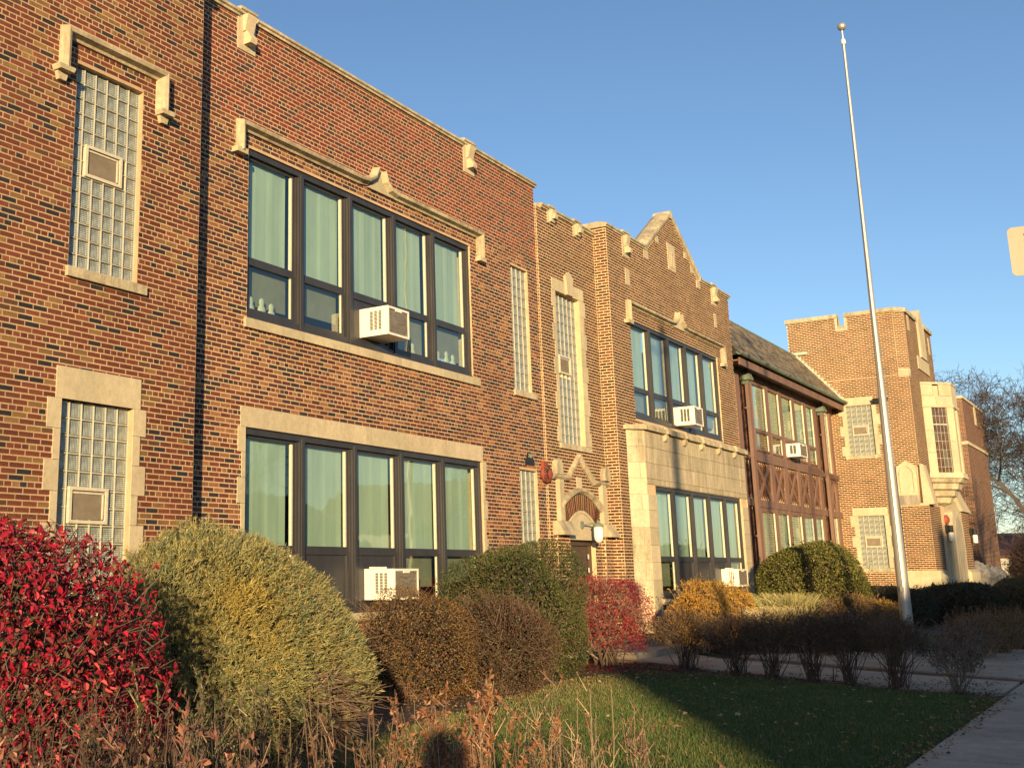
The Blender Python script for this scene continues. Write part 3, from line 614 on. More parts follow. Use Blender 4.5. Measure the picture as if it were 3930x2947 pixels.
# stone oriel band over two storeys: canted bay
BY = front(-.67)
cant = Face(24.78, -.37, ((.33)/.447, -.30/.447), (-.30/.447, -.33/.447))
cantR = Face(32.52, -.67, (.33/.447, .30/.447), (.30/.447, -.33/.447))
BL, BRt = 25.11, 32.52
mb = MB(); mb.prism([(24.78, -.36, .3), (25.11, -.66, .3), (25.66, -.66, .3), (25.66, -.3, .3), (24.78, -.3, .3)], [(24.78, -.36, 3.56), (25.11, -.66, 3.56), (25.66, -.66, 3.56), (25.66, -.3, 3.56), (24.78, -.3, 3.56)], MORT['brown'])
mb.prism([(32.03, -.3, .3), (32.03, -.66, .3), (32.52, -.66, .3), (32.85, -.36, .3), (32.85, -.3, .3)], [(32.03, -.3, 3.56), (32.03, -.66, 3.56), (32.52, -.66, 3.56), (32.85, -.36, 3.56), (32.85, -.3, 3.56)], MORT['brown'])
mb.prism([(24.78, -.36, 3.56), (25.11, -.66, 3.56), (32.52, -.66, 3.56), (32.85, -.36, 3.56), (32.85, -.3, 3.56), (24.78, -.3, 3.56)], [(24.78, -.36, 4.80), (25.11, -.66, 4.80), (32.52, -.66, 4.80), (32.85, -.36, 4.80), (32.85, -.3, 4.80), (24.78, -.3, 4.80)], MORT['brown'])
mb.build('bay_core', 'mortar', school)
zz = [.3, .68, 1.06, 1.44, 1.83, 2.21, 2.60, 2.99, 3.34, 3.70, 4.06, 4.42, 4.80]
for i, (a, b) in enumerate(zip(zz[:-1], zz[1:])):
    cl = lambda: tuple(np.array(lime(.10))*(1.0 if b > 2.6 else .98))
    rough = 'stone_weathered' if a < 2.3 or a > 4.0 else 'stone'
    sp = .30 if i % 2 else .447
    stone('ashlar', cant, .004, min(sp, .447)-.004, -.01, .012+random.uniform(0, .004), a+.004, b-.004, rough, col=cl())
    if sp < .44: stone('ashlar', cant, .304, .443, -.01, .012+random.uniform(0, .004), a+.004, b-.004, rough, col=cl())
    stone('ashlar', cantR, .004, .443, -.01, .012, a+.004, b-.004, rough, col=cl())
    if b <= 3.5:
        stone('ashlar', BY, 25.12, 25.655, -.01, .012, a+.004, b-.004, 'stone', col=cl()); stone('ashlar', BY, 32.04, 32.515, -.01, .012, a+.004, b-.004, 'stone', col=cl())
    else:
        L = [25.12]; 
        while L[-1] < 32.0: L.append(L[-1]+random.uniform(.75, 1.25))
        L[-1] = 32.515
        a_ = max(a, 3.57)
        for p, q in zip(L[:-1], L[1:]): stone('ashlar', BY, p+.004, q-.004, -.01, .012+random.uniform(-.003, .004), a_+.004, b-.004, 'stone_weathered', col=cl())
def ledge(pts, z0, z1, o):
    mb = MB(); mb.prism([(x, y, z0) for x, y in pts], [(x, y, z1) for x, y in pts], lime(.1)); return mb.build('ledge', 'stone_weathered', school)
for a, b in ((0, .2), (.2, .36), (.36, .52), (.52, .68), (.68, .84), (.84, 1.0)):
    x0, x1 = 25.04+(32.6-25.04)*a+.004, 25.04+(32.6-25.04)*b-.004
    ledge([(x0, -.3), (x0, -.78), (x1, -.78), (x1, -.3)], 4.80, 4.90, 0); ledge([(x0+.001, -.3), (x0+.001, -.74), (x1-.001, -.74), (x1-.001, -.3)], 4.90, 4.94, 0)
ledge([(24.66, -.3), (24.66, -.40), (25.035, -.78), (25.035, -.3)], 4.80, 4.90, 0); ledge([(32.605, -.3), (32.605, -.78), (32.98, -.40), (32.98, -.3)], 4.80, 4.90, 0)
for u in (26.38, 27.68, 28.93, 30.28, 31.59):
    mb = MB(); P = [(.012, 4.64), (.06, 4.64), (.10, 4.70), (.10, 4.80), (.012, 4.80)]; mb.prism([BY.p(u-.08, q, r) for q, r in P], [BY.p(u+.08, q, r) for q, r in P], lime()); P = [(.10, 4.795), (.17, 4.80), (.14, 4.95), (.06, 4.97)]
    mb.prism([BY.p(u-.09, q, r) for q, r in P], [BY.p(u+.09, q, r) for q, r in P], lime()); mb.build('modillion', 'stone_weathered', school)
bays(BY, 25.66, 32.03, 1.02, 3.56, 5, 1.90, 'mixed', ac=(3,), wf=-.05)
stone('sill', BY, 25.6, 32.1, -.3, .06, .9, 1.018)
# ---------------------------------------------------------------- half-timbered section
EB = front(-.085)           # brick infill plane
TF = front(-.15)          # post faces
wall_e = MB()
hE = [(35.6, 43.06, 5.10, 7.42), (35.6, 43.06, 1.2, 3.50), (33.42, 34.02, 5.1, 7.42), (44.62, 45.32, 5.1, 7.3), (44.62, 45.32, 1.5, 3.5)]
backing(wall_e, EB, 33.25, 46.0, -.02, 7.62, hE, .3, MORT['brown']); wall_e.build('wall', 'mortar', school)
posts = [(34.05, 34.42), (35.32, 35.60), (37.08, 37.42), (38.60, 38.95), (40.21, 40.50), (41.64, 42.02), (43.06, 43.40), (44.28, 44.60), (45.34, 45.70)]
def tim(u0, u1, z0, z1, w0=-.16, w1=0, name='timber_post'):
    mb = MB(); TF.box(mb, u0, u1, w0, w1+random.uniform(-.004, .004), z0, z1); return mb.build(name, 'timber', school)
for a, b in posts:
    for z0, z1 in ((.25, 3.50), (3.72, 4.89), (5.10, 7.42)): tim(a, b, z0, z1)
for z0, z1 in ((3.503, 3.717), (4.893, 5.097), (7.423, 7.62)): tim(33.27, 45.98, z0, z1, w1=.012, name='timber_beam')
def brace(u0, z0, u1, z1, wd=.125, w1=-.012):
    d = Vector((u1-u0, z1-z0)).normalized(); n = Vector((-d.y, d.x))*wd/2
    mb = MB(); TF.poly(mb, [(u0+n.x, z0+n.y), (u0-n.x, z0-n.y), (u1-n.x, z1-n.y), (u1+n.x, z1+n.y)], -.064, w1); mb.build('brace', 'timber', school)
for a, b in ((33.45, 34.05), (35.60, 37.08), (37.42, 38.60), (38.95, 40.21), (40.50, 41.64), (42.02, 43.06), (44.6, 45.34)):
    brace(a+.08, 3.76, b-.08, 4.86, w1=-.02); brace(a+.08, 4.86, b-.08, 3.76, w1=-.035)
# diagonal brick nogging
def nog(u0, u1, z0, z1, ang=62):
    t = math.radians(ang); d = Vector((math.cos(t), math.sin(t))); n = Vector((-d.y, d.x)); out = BR.setdefault('nogging', [])
    k = 0
    R = int((z1-z0+u1-u0)/.068)+4
    for i in range(-R, R):
        for j in range(-R//2, R//2):
            c = Vector(((u0+u1)/2, (z0+z1)/2)) + n*(i*.0677) + d*(j*.2032+(i % 2)*.1016)
            e = [c+d*sx*.096+n*sy*.029 for sx, sy in ((-1, -1), (1, -1), (1, 1), (-1, 1))]
            if all(u0-.05 < q.x < u1+.05 and z0-.05 < q.y < z1+.05 for q in e): out.append([EB.p(q.x, w_, q.y) for w_ in (0, .012) for q in e]+[np.array(random.choice(PAL['brown'][:4])[0])*random.uniform(1.0, 1.5)])
for a, b in ((33.3, 34.05), (34.42, 35.32), (35.6, 37.08), (37.42, 38.6), (38.95, 40.21), (40.5, 41.64), (42.02, 43.06), (43.4, 44.28), (44.6, 45.34), (45.7, 46)): nog(a, b, 3.72, 4.89, random.choice((62, 118)))
for a, b in ((34.42, 35.32), (43.4, 44.28)): nog(a, b, 5.1, 7.42); nog(a, b, .6, 3.5)
N_ = BR.pop('nogging'); V = np.array([p for q in N_ for p in q[:8]]); n = len(N_)
Fq = ((np.arange(n)*8)[:, None, None]+np.array([(4, 5, 6, 7), (0, 1, 5, 4), (1, 2, 6, 5), (2, 3, 7, 6), (3, 0, 4, 7)])[None]).reshape(-1, 4)
stuff(link('brick_nogging', np_mesh('brick_nogging', V, Fq, 'brick', np.repeat(np.array([q[8] for q in N_]), 5, axis=0)), school))
mids = [35.6, 37.25, 38.775, 40.355, 41.83, 43.06]
bays(front(-.235), 35.6, 43.06, 5.10, 7.42, 5, 5.84, 'screen', ac=(2,), metal='timber', mids=mids, wmul=.2, wf=-.105)
bays(front(-.235), 35.6, 43.06, 1.2, 3.50, 5, 1.95, 'panel', metal='timber', mids=mids, wmul=.2, wf=-.105)
glass_blocks(front(-.085), 33.42, 34.02, 5.1, 7.42, 3, 12, -.04); glass_blocks(front(-.085), 44.62, 45.32, 5.1, 7.3, 3, 11, -.04); glass_blocks(front(-.085), 44.62, 45.32, 1.5, 3.5, 3, 10, -.04)
# eaves, gutter, slates
MB().box(33.27, 46.0, -.55, -.12, 7.62, 7.66).build('soffit', 'timber', school); MB().box(33.27, 46.0, -.57, -.53, 7.50, 7.72).build('fascia', 'timber', school)
mb = MB(); k = 9
ring = lambda x: [(x, -.66+.085*math.cos(PI+PI*i/k), 7.84+.10*math.sin(PI+PI*i/k)) for i in range(k+1)]+[(x, -.66+.075*math.cos(2*PI-PI*i/k), 7.845+.085*math.sin(2*PI-PI*i/k)) for i in range(k+1)]
mb.loft([ring(32.95), ring(46.0)]); mb.build('gutter', 'copper', school, smooth=False)
mb = MB()
for x in np.arange(33.6, 46, 1.5): mb.loft([[(x+dx, -.66+.1*math.cos(PI+PI*i/8), 7.84+.115*math.sin(PI+PI*i/8)) for i in range(9)] for dx in (-.03, .03)], closed=False, caps=False)
mb.build('gutter_straps', 'copper', school)
e0, e1 = (-.60, 7.84), (1.02, 9.78)
mb = MB(); mb.prism([(33.25, e0[0], e0[1]-.05), (33.25, e0[0], e0[1]), (33.25, e1[0], e1[1]), (33.25, 2.6, 7.9), (33.25, 2.6, 7.8)], [(46, e0[0], e0[1]-.05), (46, e0[0], e0[1]), (46, e1[0], e1[1]), (46, 2.6, 7.9), (46, 2.6, 7.8)]); mb.build('roof', 'dark', school)
sl = Vector((e1[0]-e0[0], e1[1]-e0[1])); SL = sl.length; sl.normalize(); sn = Vector((-sl.y, sl.x))
slp = [(.20, .165, .115), (.14, .125, .095), (.25, .20, .135), (.10, .095, .08), (.19, .14, .10)]
rows = int(SL/.15); slates = []
for r in range(rows):
    x = 33.27-random.uniform(0, .2)
    while x < 45.98:
        wd = random.uniform(.2, .32); a, b = max(x, 33.27)+.004, min(x+wd, 45.98)-.004; x += wd
        if b-a < .05: continue
        s0 = r*.15-random.uniform(0, .02); s1 = min(SL, s0+.24); t0, t1 = .022+random.uniform(0, .012), .004
        q = []
        for xx in (a, b):
            for s_, tt in ((s0, t0-.014), (s0, t0), (s1, t1+.008), (s1, t1-.004)): q.append((xx, e0[0]+sl.x*s_+sn.x*tt, e0[1]+sl.y*s_+sn.y*tt))
        slates.append((q, np.array(random.choice(slp))*random.uniform(.8, 1.25)))
def slate_mesh(S):
    V = np.array([p for q, _ in S for p in q]); n = len(S); Fq = ((np.arange(n)*8)[:, None, None]+np.array([(1, 5, 6, 2), (0, 4, 5, 1), (0, 1, 2, 3), (4, 7, 6, 5)])[None]).reshape(-1, 4)
    return np_mesh('slate', V, Fq, 'slate', np.repeat(np.array([c for _, c in S]), 4, axis=0))
order = sorted(range(len(slates)), key=lambda i: slates[i][0][0][0])
vis = [i for i in order if slates[i][0][0][0] > 34.4]; near = set(vis[:290])
for i in near: link('slate', slate_mesh([slates[i]]), school)
stuff(link('slates', slate_mesh([slates[i] for i in range(len(slates)) if i not in near]), school))
mb = MB(); mb.cyl((33.3, 1.03, 9.80), (46, 1.03, 9.80), .045, k=8); mb.build('ridge', 'copper', school)
mb = MB()      # stepped flashing where the roof meets the tower
for i in range(15):
    t0, t1 = i/15, (i+1)/15; y0, y1 = e0[0]+(e1[0]-e0[0])*t0, e0[0]+(e1[0]-e0[0])*t1; z1 = e0[1]+(e1[1]-e0[1])*t1
    mb.box(45.955, 45.985, y0, y1-.003, z1-.17, z1+.11)
mb.box(45.90, 45.985, .55, 1.15, 9.83, 9.95); mb.build('step_flashing', 'flashing', school)
# rain leaders
for (x, yy) in ((34.85, -.26), (43.75, -.26)):
    mb = MB(); z = 7.15
    R = lambda w_, d_, zz: [(x-w_, yy-d_, zz), (x+w_, yy-d_, zz), (x+w_, yy+.14, zz), (x-w_, yy+.14, zz)]
    mb.loft([R(.07, .05, z), R(.11, .08, z+.08), R(.20, .15, z+.12), R(.20, .15, z+.18), R(.16, .12, z+.26), R(.16, .12, z+.32), R(.07, .06, z+.38)]); mb.cyl((x, yy, z+.38), (x+.02, yy-.08, z+.55), .05, k=8); mb.cyl((x+.02, yy-.08, z+.55), (x+.02, yy-.28, z+.62), .05, k=8)
    mb.build('leader_head', 'copper', school)
    mb = MB(); mb.box(x-.055, x+.055, yy-.05, yy+.05, .1, 7.15)
    for zz_ in (.9, 2.6, 4.95, 6.4): mb.box(x-.07, x+.07, yy-.055, yy+.10, zz_, zz_+.05)
    mb.build('downspout', 'timber', school)
# ---------------------------------------------------------------- tower
TS, TFr = side(46.0), front(-2.95)
TZ = 11.12
hT = [(.62, 1.55, 5.80, 7.68), (.66, 1.59, 1.66, 3.57)]
mb = MB(); backing(mb, TS, -8.0, 2.95, -.02, 8.70, hT, .35, MORT['brown']); backing(mb, TS, -1.25, 2.62, 8.70, TZ, [(.65, .90, 10.78, 11.2)], .35, MORT['brown'])
mb.build('wall', 'mortar', school)
mb = MB(); TFr.box(mb, 46.35, 52.0, -.35, 0, -.02, 8.7, MORT['brown']); TFr.box(mb, 46.36, 52.0, -.35, 0, 8.7, TZ, MORT['brown']); mb.build('wall', 'mortar', school)
ch = Face(46.0, -2.62, (.36/.488, -.33/.488), (-.33/.488, -.36/.488))
mb = MB(); mb.prism([(46.0, -2.62, 8.7), (46.36, -2.95, 8.7), (46.36, -2.62, 8.7)], [(46.0, -2.62, TZ), (46.36, -2.95, TZ), (46.36, -2.62, TZ)], MORT['brown']); mb.build('chamfer', 'mortar', school)
brickwork(TS, -.3, 2.95, .5, 8.70, hT+[(2.2, 2.95, 0, 5.3)], 'brown', 'tower', hdr=0, proud=.003)
brickwork(TS, -1.25, 2.62, 8.70, TZ, [(.65, .90, 10.78, 11.2)], 'brown', 'tower', hdr=0, proud=.003)
brickwork(ch, .0, .488, 8.95, TZ, [], 'brown', 'tower', hdr=0, proud=.003)
brickwork(TFr, 46.37, 52.0, .5, TZ, [], 'brown', 'tower', hdr=0)
brickwork(TFr, 46.0, 46.37, .5, 8.7, [], 'brown', 'tower', hdr=0)
def cap(pts, z, h=.15, o=.07):
    mb = MB(); mb.prism([(x, y, z) for x, y in pts], [(x, y, z+h) for x, y in pts], lime(.1)); return mb.build('coping_stone', 'stone_weathered', school)
cap([(45.93, 1.30), (45.93, -.64), (46.4, -.64), (46.4, 1.30)], TZ); cap([(45.93, -.905), (45.93, -2.65), (46.4, -2.65), (46.4, -.905)], TZ)
cap([(45.93, -2.655), (46.34, -3.03), (46.6, -3.03), (46.6, -2.655)], TZ); cap([(46.61, -3.03), (48.6, -3.03), (48.6, -2.6), (46.61, -2.6)], TZ); cap([(50.2, -3.03), (52.05, -3.03), (52.05, -2.6), (50.2, -2.6)], TZ)
TSs = lambda n, a, b, c, d, w=.016, m='stone': stone(n, TS, a, b, -.12, w, c, d, m)
TSs('crenel_stone', .55, .65, 10.70, 11.12); TSs('crenel_stone', .90, 1.0, 10.70, 11.12); TSs('crenel_stone', .553, .997, 10.60, 10.697); TSs('crenel_sill', .652, .898, 10.70, 10.80, .03, 'stone_weathered')
TSs('corbel_stone', 2.60, 2.96, 8.62, 8.87)
mb = MB(); mb.prism([(45.98, -2.60, 8.62), (45.98, -2.97, 8.62), (46.4, -2.97, 8.62)], [(45.98, -2.60, 8.72), (45.98, -2.64, 8.90), (46.4, -2.97, 8.90)], lime()); mb.build('corbel_stone', 'stone', school)
TSs('lintel', .43, 1.62, 7.70, 7.98); TSs('lintel', .50, 1.72, 3.59, 3.86)
for z1, z0 in ((7.68, 5.80), (3.57, 1.66)):
    u0, u1 = (.62, 1.55) if z1 > 5 else (.66, 1.59); z = z1; i = 0
    while z > z0+.05:
        h = min(.38, z-z0); ww = .26 if i % 2 == 0 else .13; TSs('quoin', u0-ww, u0-.002, z-h+.004, z); TSs('quoin', u1+.002, u1+.15+(.1 if i % 2 else 0), z-h+.004, z); z -= h; i += 1
    TSs('sill', u0-.15, u1+.17, z0-.14, z0-.003, .07, 'stone_weathered')
for (a, b, c, d, v) in ((.62, 1.55, 5.80, 7.68, (.80, 1.37, 6.56, 6.93)), (.66, 1.59, 1.66, 3.57, (.85, 1.44, 2.43, 2.82))): glass_blocks(TS, a, b, c, d, 5, 10, -.06, v)
# projecting pier with carved niche stone at the tower corner
PS = side(45.80)
mb = MB(); mb.box(45.803, 46.0, -3.15, -2.21, -.02, 3.95, MORT['brown']); mb.box(46.0, 49.0, -3.15, -2.95, -.02, 3.95, MORT['brown']); mb.build('pier', 'mortar', school)
brickwork(PS, 2.21, 3.15, 1.58, 3.86, [], 'brown', 'tower', hdr=0); brickwork(front(-3.153), 45.8, 49.0, 1.58, 3.9, [(48.1, 49.0, 0, 4)], 'brown', 'tower', hdr=0)
mb = MB(); PS.poly(mb, [(2.20, 3.90), (2.86, 3.90), (2.86, 5.28), (2.53, 5.50), (2.20, 5.28)], -.2, .03, lime()); nsn = mb.build('niche_stone', 'stone', school)
mb = MB(); PS.sweep(mb, [(2.30, 4.35), (2.30, 5.08), (2.36, 5.2), (2.53, 5.33), (2.70, 5.2), (2.76, 5.08), (2.76, 4.35)], [(-.02, .03), (-.02, .06), (.02, .06), (.02, .03)], lime()); mb.build('niche_mould', 'stone', nsn)
mb = MB(); PS.box(mb, 2.2, 2.87, .03, .045, 3.9, 4.25, (.34, .30, .24)); mb.build('stained_base', 'stone_weathered', nsn)
mb = MB(); mb.prism([(45.8, -2.98, 3.9), (45.8, -3.35, 3.9), (46.5, -3.35, 3.9), (46.5, -2.98, 3.9)], [(45.85, -2.98, 5.35), (45.85, -3.1, 5.35), (46.5, -3.1, 5.35), (46.5, -2.98, 5.35)], lime()); mb.build('buttress_cap', 'stone', school)
for (q0, q1, z0, z1) in ((45.68, 46.0, -.02, 1.35), (45.74, 46.0, 1.35, 1.57)): mb = MB(); mb.box(q0, q1, -3.3, -2.12, z0, z1, lime()); mb.build('plinth', 'stone', school)
mb = MB(); mb.prism([(46, -3.3, -.02), (49.2, -3.3, -.02), (49.2, -3.3, 1.2), (46, -3.3, 1.5)], [(46, -2.96, -.02), (49.2, -2.96, -.02), (49.2, -2.96, 1.57), (46, -2.96, 1.57)], lime()); mb.build('plinth', 'stone', school)
mb = MB(); mb.box(45.80, 45.985, -2.16, -2.10, .9, 3.9); mb.build('downspout', 'black', school)  # black strip stands for the shadow the pier casts on the wall
# portal, oriel window
PO = front(-3.0)
mb = MB(); PO.poly(mb, [(49.0, .2), (51.6, .2), (51.6, 3.2), (51.3, 3.75), (50.3, 4.2), (49.3, 3.75), (49.0, 3.2)], 0, .38, lime()); mb.build('portal_arch', 'stone', school)
mb = MB(); PO.poly(mb, [(49.45, .2), (51.2, .2), (51.2, 2.9), (50.9, 3.4), (50.3, 3.7), (49.75, 3.4), (49.45, 2.9)], .38, .40, (.40, .35, .26)); mb.build('portal_panel', 'stone_weathered', school)
mb = MB(); mb.box(51.65, 53.6, -3.35, -2.8, 1.5, 3.85, MORT['brown']); mb.build('pier', 'mortar', school); brickwork(front(-3.355), 51.65, 53.6, 1.5, 3.85, [], 'brown', 'tower', hdr=0); brickwork(side(51.65), 2.9, 3.35, 1.5, 3.85, [], 'brown', 'tower', hdr=0)
mb = MB(); mb.prism([(51.5, -3.5, 1.5), (53.9, -3.5, 1.5), (53.9, -2.8, 1.5), (51.5, -2.8, 1.5)], [(51.6, -3.38, 1.6), (53.7, -3.38, 1.6), (53.7, -2.8, 1.6), (51.6, -2.8, 1.6)], lime()); mb.box(51.5, 53.9, -3.5, -2.8, 0, 1.498, lime()); mb.build('plinth', 'stone', school)
mb = MB(); mb.prism([(51.5, -3.45, 3.85), (53.8, -3.45, 3.85), (53.8, -2.8, 3.85), (51.5, -2.8, 3.85)], [(51.7, -3.0, 5.3), (52.8, -3.0, 5.3), (52.8, -2.8, 5.3), (51.7, -2.8, 5.3)], lime()); mb.build('buttress_cap', 'stone', school)
OR = [(48.2, -2.95), (49.1, -3.87), (50.3, -3.87), (51.2, -2.95)]
def orp(z, o): c = Vector((49.7, -2.95)); return [((c.x+(x-c.x)*(1+o)), (c.y+(y-c.y)*(1+o)), z) for x, y in OR]
mb = MB(); mb.prism(orp(5.2, -.06), orp(8.55, -.06), lime()); mb.build('oriel_core', 'stone', school)
oc = Face(48.2, -2.95, (.9/1.287, -.92/1.287), (-.92/1.287, -.9/1.287)); of = front(-3.87)
for (a, b, c, d) in ((0, .36, 5.2, 5.95), (0, .36, 5.95, 6.8), (0, .36, 6.8, 7.72), (1.0, 1.285, 5.2, 6.4), (1.0, 1.285, 6.4, 7.72), (0, .6, 7.725, 8.15), (.6, 1.285, 7.725, 8.15), (0, .5, 8.155, 8.6), (.5, .58, 8.155, 8.5), (.76, 1.285, 8.155, 8.6), (.36, 1.0, 4.98, 5.08)): stone('ashlar', oc, a+.004, b-.004, -.08, .0, c+.004, d-.004)
for (a, b, c, d) in ((49.1, 49.45, 5.2, 7.72), (49.95, 50.3, 5.2, 7.72), (49.1, 50.3, 7.725, 8.6), (49.45, 49.95, 5.0, 5.1)): stone('ashlar', of, a+.004, b-.004, -.06, .0, c+.004, d-.004)
mb = MB(); mb.prism(orp(7.70, .04), orp(7.80, .04), lime()); mb.prism(orp(5.0, .10), orp(5.2, .06), lime()); mb.prism(orp(8.6, .03), orp(8.68, .02), lime()); mb.build('oriel_mould', 'stone', school)
zs = [(5.0, .05), (4.85, -.05), (4.8, -.15), (4.6, -.2), (4.55, -.32), (4.35, -.38), (4.3, -.5), (4.1, -.6), (4.0, -.85)]
mb = MB()
for (z1, o1), (z0, o0) in zip(zs[:-1], zs[1:]): mb.prism(orp(z0, o0), orp(z1-.001, o1), lime())
mb.build('oriel_corbel', 'stone_weathered', school)
ow = MB(); oc.box(ow, .38, .98, -.085, -.06, 5.1, 7.70); 
for i in range(5): oc.box(ow, .38+i*.15-.006, .38+i*.15+.006, -.06, -.035, 5.1, 7.70, )
for j in range(9): oc.box(ow, .38, .98, -.06, -.037, 5.1+j*.325-.006, 5.1+j*.325+.006)
oc.box(ow, .38, .98, -.06, -.02, 7.02, 7.07); owin = ow.build('oriel_window', 'flashing', school)
for i in range(4):
    for j in range(8):
        mb = MB(); oc.box(mb, .386+i*.15, .524+i*.15, -.055+random.uniform(-.004, .004), -.045, 5.106+j*.325, 5.419+j*.325); mb.build('leaded_pane', 'amber' if random.random() > .15 else 'screen', owin)
mb = MB(); TFr.poly(mb, [(48.9, 9.75), (50.1, 9.75), (50.1, 11.1), (49.5, 11.75), (48.9, 11.1)], -.3, .08, lime()); mb.build('crest_panel', 'stone', school)
mb = MB(); TFr.poly(mb, [(48.2, 9.2), (50.6, 9.2), (50.6, 9.72), (48.2, 9.72)], -.05, .04, lime()); mb.build('crest_base', 'stone', school)
stone('slot_stone', TFr, 46.9, 47.25, -.05, .02, 10.5, 11.1); stone('slot_stone', TFr, 51.2, 51.5, -.05, .02, 10.2, 10.9)
# vent hood high on the tower side
mb = MB(); TS.poly(mb, [(1.70, 7.70), (2.10, 7.70), (2.16, 7.86), (1.64, 7.86)], 0, .25); mb.build('vent_hood', 'black', school)
# far classroom wing
F1, F2 = front(-1.6), front(-2.0)
mb = MB(); F1.box(mb, 52, 66.5, -.4, 0, 0, 9.95, MORT['far']); F2.box(mb, 66.5, 74, -.5, 0, 0, 10.3, MORT['far']); mb.box(66.5, 74, -1.5, 12, 0, 10.2, MORT['far']); mb.build('wall', 'mortar', school)
brickwork(F1, 52, 66.5, 1, 9.9, [], 'far', 'far', hdr=0); brickwork(F2, 66.5, 74, .8, 10.28, [], 'far', 'far', hdr=0); brickwork(side(66.5), 1.6, 2.0, .8, 10.28, [], 'far', 'far', hdr=0)
for (f_, a, b, z, h) in ((F1, 52, 66.5, 9.95, .12), (F2, 66.45, 74.05, 10.3, .14), (F1, 52, 66.45, 7.9, .16), (F2, 66.45, 74.05, 7.9, .16)): run('coping_stone' if z > 9 else 'belt_course', f_, a, b, -.4, .06, z, z+h, 6)
stone('slot_stone', F2, 70.5, 71.1, -.05, .03, 9.3, 10.29)
# loose bricks nearest the camera become objects of their own
LOOSE.sort(key=lambda b: (b[1]-0)**2+(b[3]-1.65)**2)
lm = {}
for j, (fc, p, q, a, b, w_, c) in enumerate(LOOSE):
    if j >= 296: BR['left'].append((fc, p, q, a, b, w_, c)); continue
    key = tuple(np.round(c*14)/14 if False else np.round(c, 2))
    if key not in lm:
        mb = MB(); h = .0958; v = (b-a)/2; e = .003
        mb.loft([[(-h, .011, -v), (h, .011, -v), (h, .011, v), (-h, .011, v)], [(-h+e, 0, -v+e), (h-e, 0, -v+e), (h-e, 0, v-e), (-h+e, 0, v-e)]], col=tuple(c))
        me = bpy.data.meshes.new('brick'); me.from_pydata(mb.v, [], mb.f); at = me.attributes.new('col', 'FLOAT_COLOR', 'FACE')
        for i in range(len(mb.f)): at.data[i].color = (*c, 1)
        me.materials.append(M['brick']); lm[key] = me
    o = link('brick', lm[key], school); o.location = fc.p((p+q)/2, w_, (a+b)/2)
emit_bricks('left', 'brickwork', school); emit_bricks('main', 'brickwork', school); emit_bricks('stair', 'brickwork', school)
emit_bricks('gable', 'brickwork', school); emit_bricks('tower', 'brickwork', school); emit_bricks('far', 'brickwork', school)
# ---------------------------------------------------------------- air conditioners
def aircon(face, u0, u1, z0, z1, depth, label, fins=3, cover=False):
    t = thing('window_air_conditioner', label, 'air conditioner', face.p((u0+u1)/2, depth/2, z0), 'window air conditioners'); bpy.context.view_layer.update()
    b = MB(); e = .012
    # shell of sheet metal: top, bottom, two sides, rear rim
    face.box(b, u0, u1, -.10, depth, z1-.012, z1); face.box(b, u0, u1, -.10, depth, z0, z0+.02)
    face.box(b, u1-.012, u1, -.10, depth, z0+.02, z1-.012)
    # left side with louvre windows left open
    sd_ = Face(*face.p(u0, 0, 0)[:2], (face.N[0], face.N[1]), (-face.U[0], -face.U[1]))
    m = .04; wl = (depth-.12-m*2)/fins-.02; H = [(.10+i*(wl+.02), .10+i*(wl+.02)+wl, z0+.09, z1-.06) for i in range(fins)]
    backing(b, sd_, -.10, depth, z0+.02, z1-.012, H, .012, None)
    rim = .035; face.box(b, u0, u0+rim, depth, depth+.01, z0, z1); face.box(b, u1-rim, u1, depth, depth+.01, z0, z1); face.box(b, u0+rim, u1-rim, depth, depth+.01, z1-rim, z1); face.box(b, u0+rim, u1-rim, depth, depth+.01, z0, z0+rim)
    um = (u0+u1)/2; face.box(b, um-.09, um+.09, depth, depth+.012, z1-rim-.03, z1-rim)
    b.build('casing', 'white', t)
    for h in H:
        l = MB(); n = int((h[3]-h[2])/.022)
        for i in range(n):
            z = h[2]+(i+.5)*(h[3]-h[2])/n; k_ = .0032 if face is MN else .0014; sd_.box(l, h[0], h[1], -.008, .001, z-k_, z+k_)
        l.build('louvre', 'white', t)
    i_ = MB(); face.box(i_, u0+.03, u1-.02, -.05, depth-.03, z0+.03, z1-.03); i_.build('inner_works', 'black', t)
    c = MB(); face.box(c, u0+rim, u1-rim, depth-.03, depth-.004, z0+rim, z1-rim)
    n = 13
    for i in range(n):
        z = z0+rim+(i+.5)*(z1-z0-2*rim)/n; face.box(c, u0+rim, u1-rim, depth-.004, depth+.004, z-.004, z+.004)
    c.build('coil_grille', 'coil', t)
    if cover: k = MB(); face.box(k, u0-.01, u0+.30, .0, .12, z1+.002, z1+.03); k.build('cover_board', 'white', t)
    s = MB(); sd_.box(s, .02, .05, .0, .002, z0+.12, z1-.08); s.build('warning_label', 'gong', t) if False else None
    return t
aircon(MN, 14.93, 15.56, 5.39, 5.86, .45, 'cream window air conditioner hanging from the upper five-bay window of the main block')
aircon(MN, 15.00, 15.70, 1.24, 1.71, .45, 'cream air conditioner with peeling coil grille in the main block ground floor window', 3, True)
aircon(DD, 28.22, 28.86, 5.22, 5.69, .45, 'cream air conditioner in the upper window beneath the gable')
aircon(BY, 30.17, 30.93, 1.24, 1.67, .33, 'white air conditioner with dark louvres in the stone bay ground floor window', 3, True)
aircon(TF, 39.06, 39.95, 5.27, 5.70, .42, 'boxy white air conditioner in the half-timbered wall window', 2)
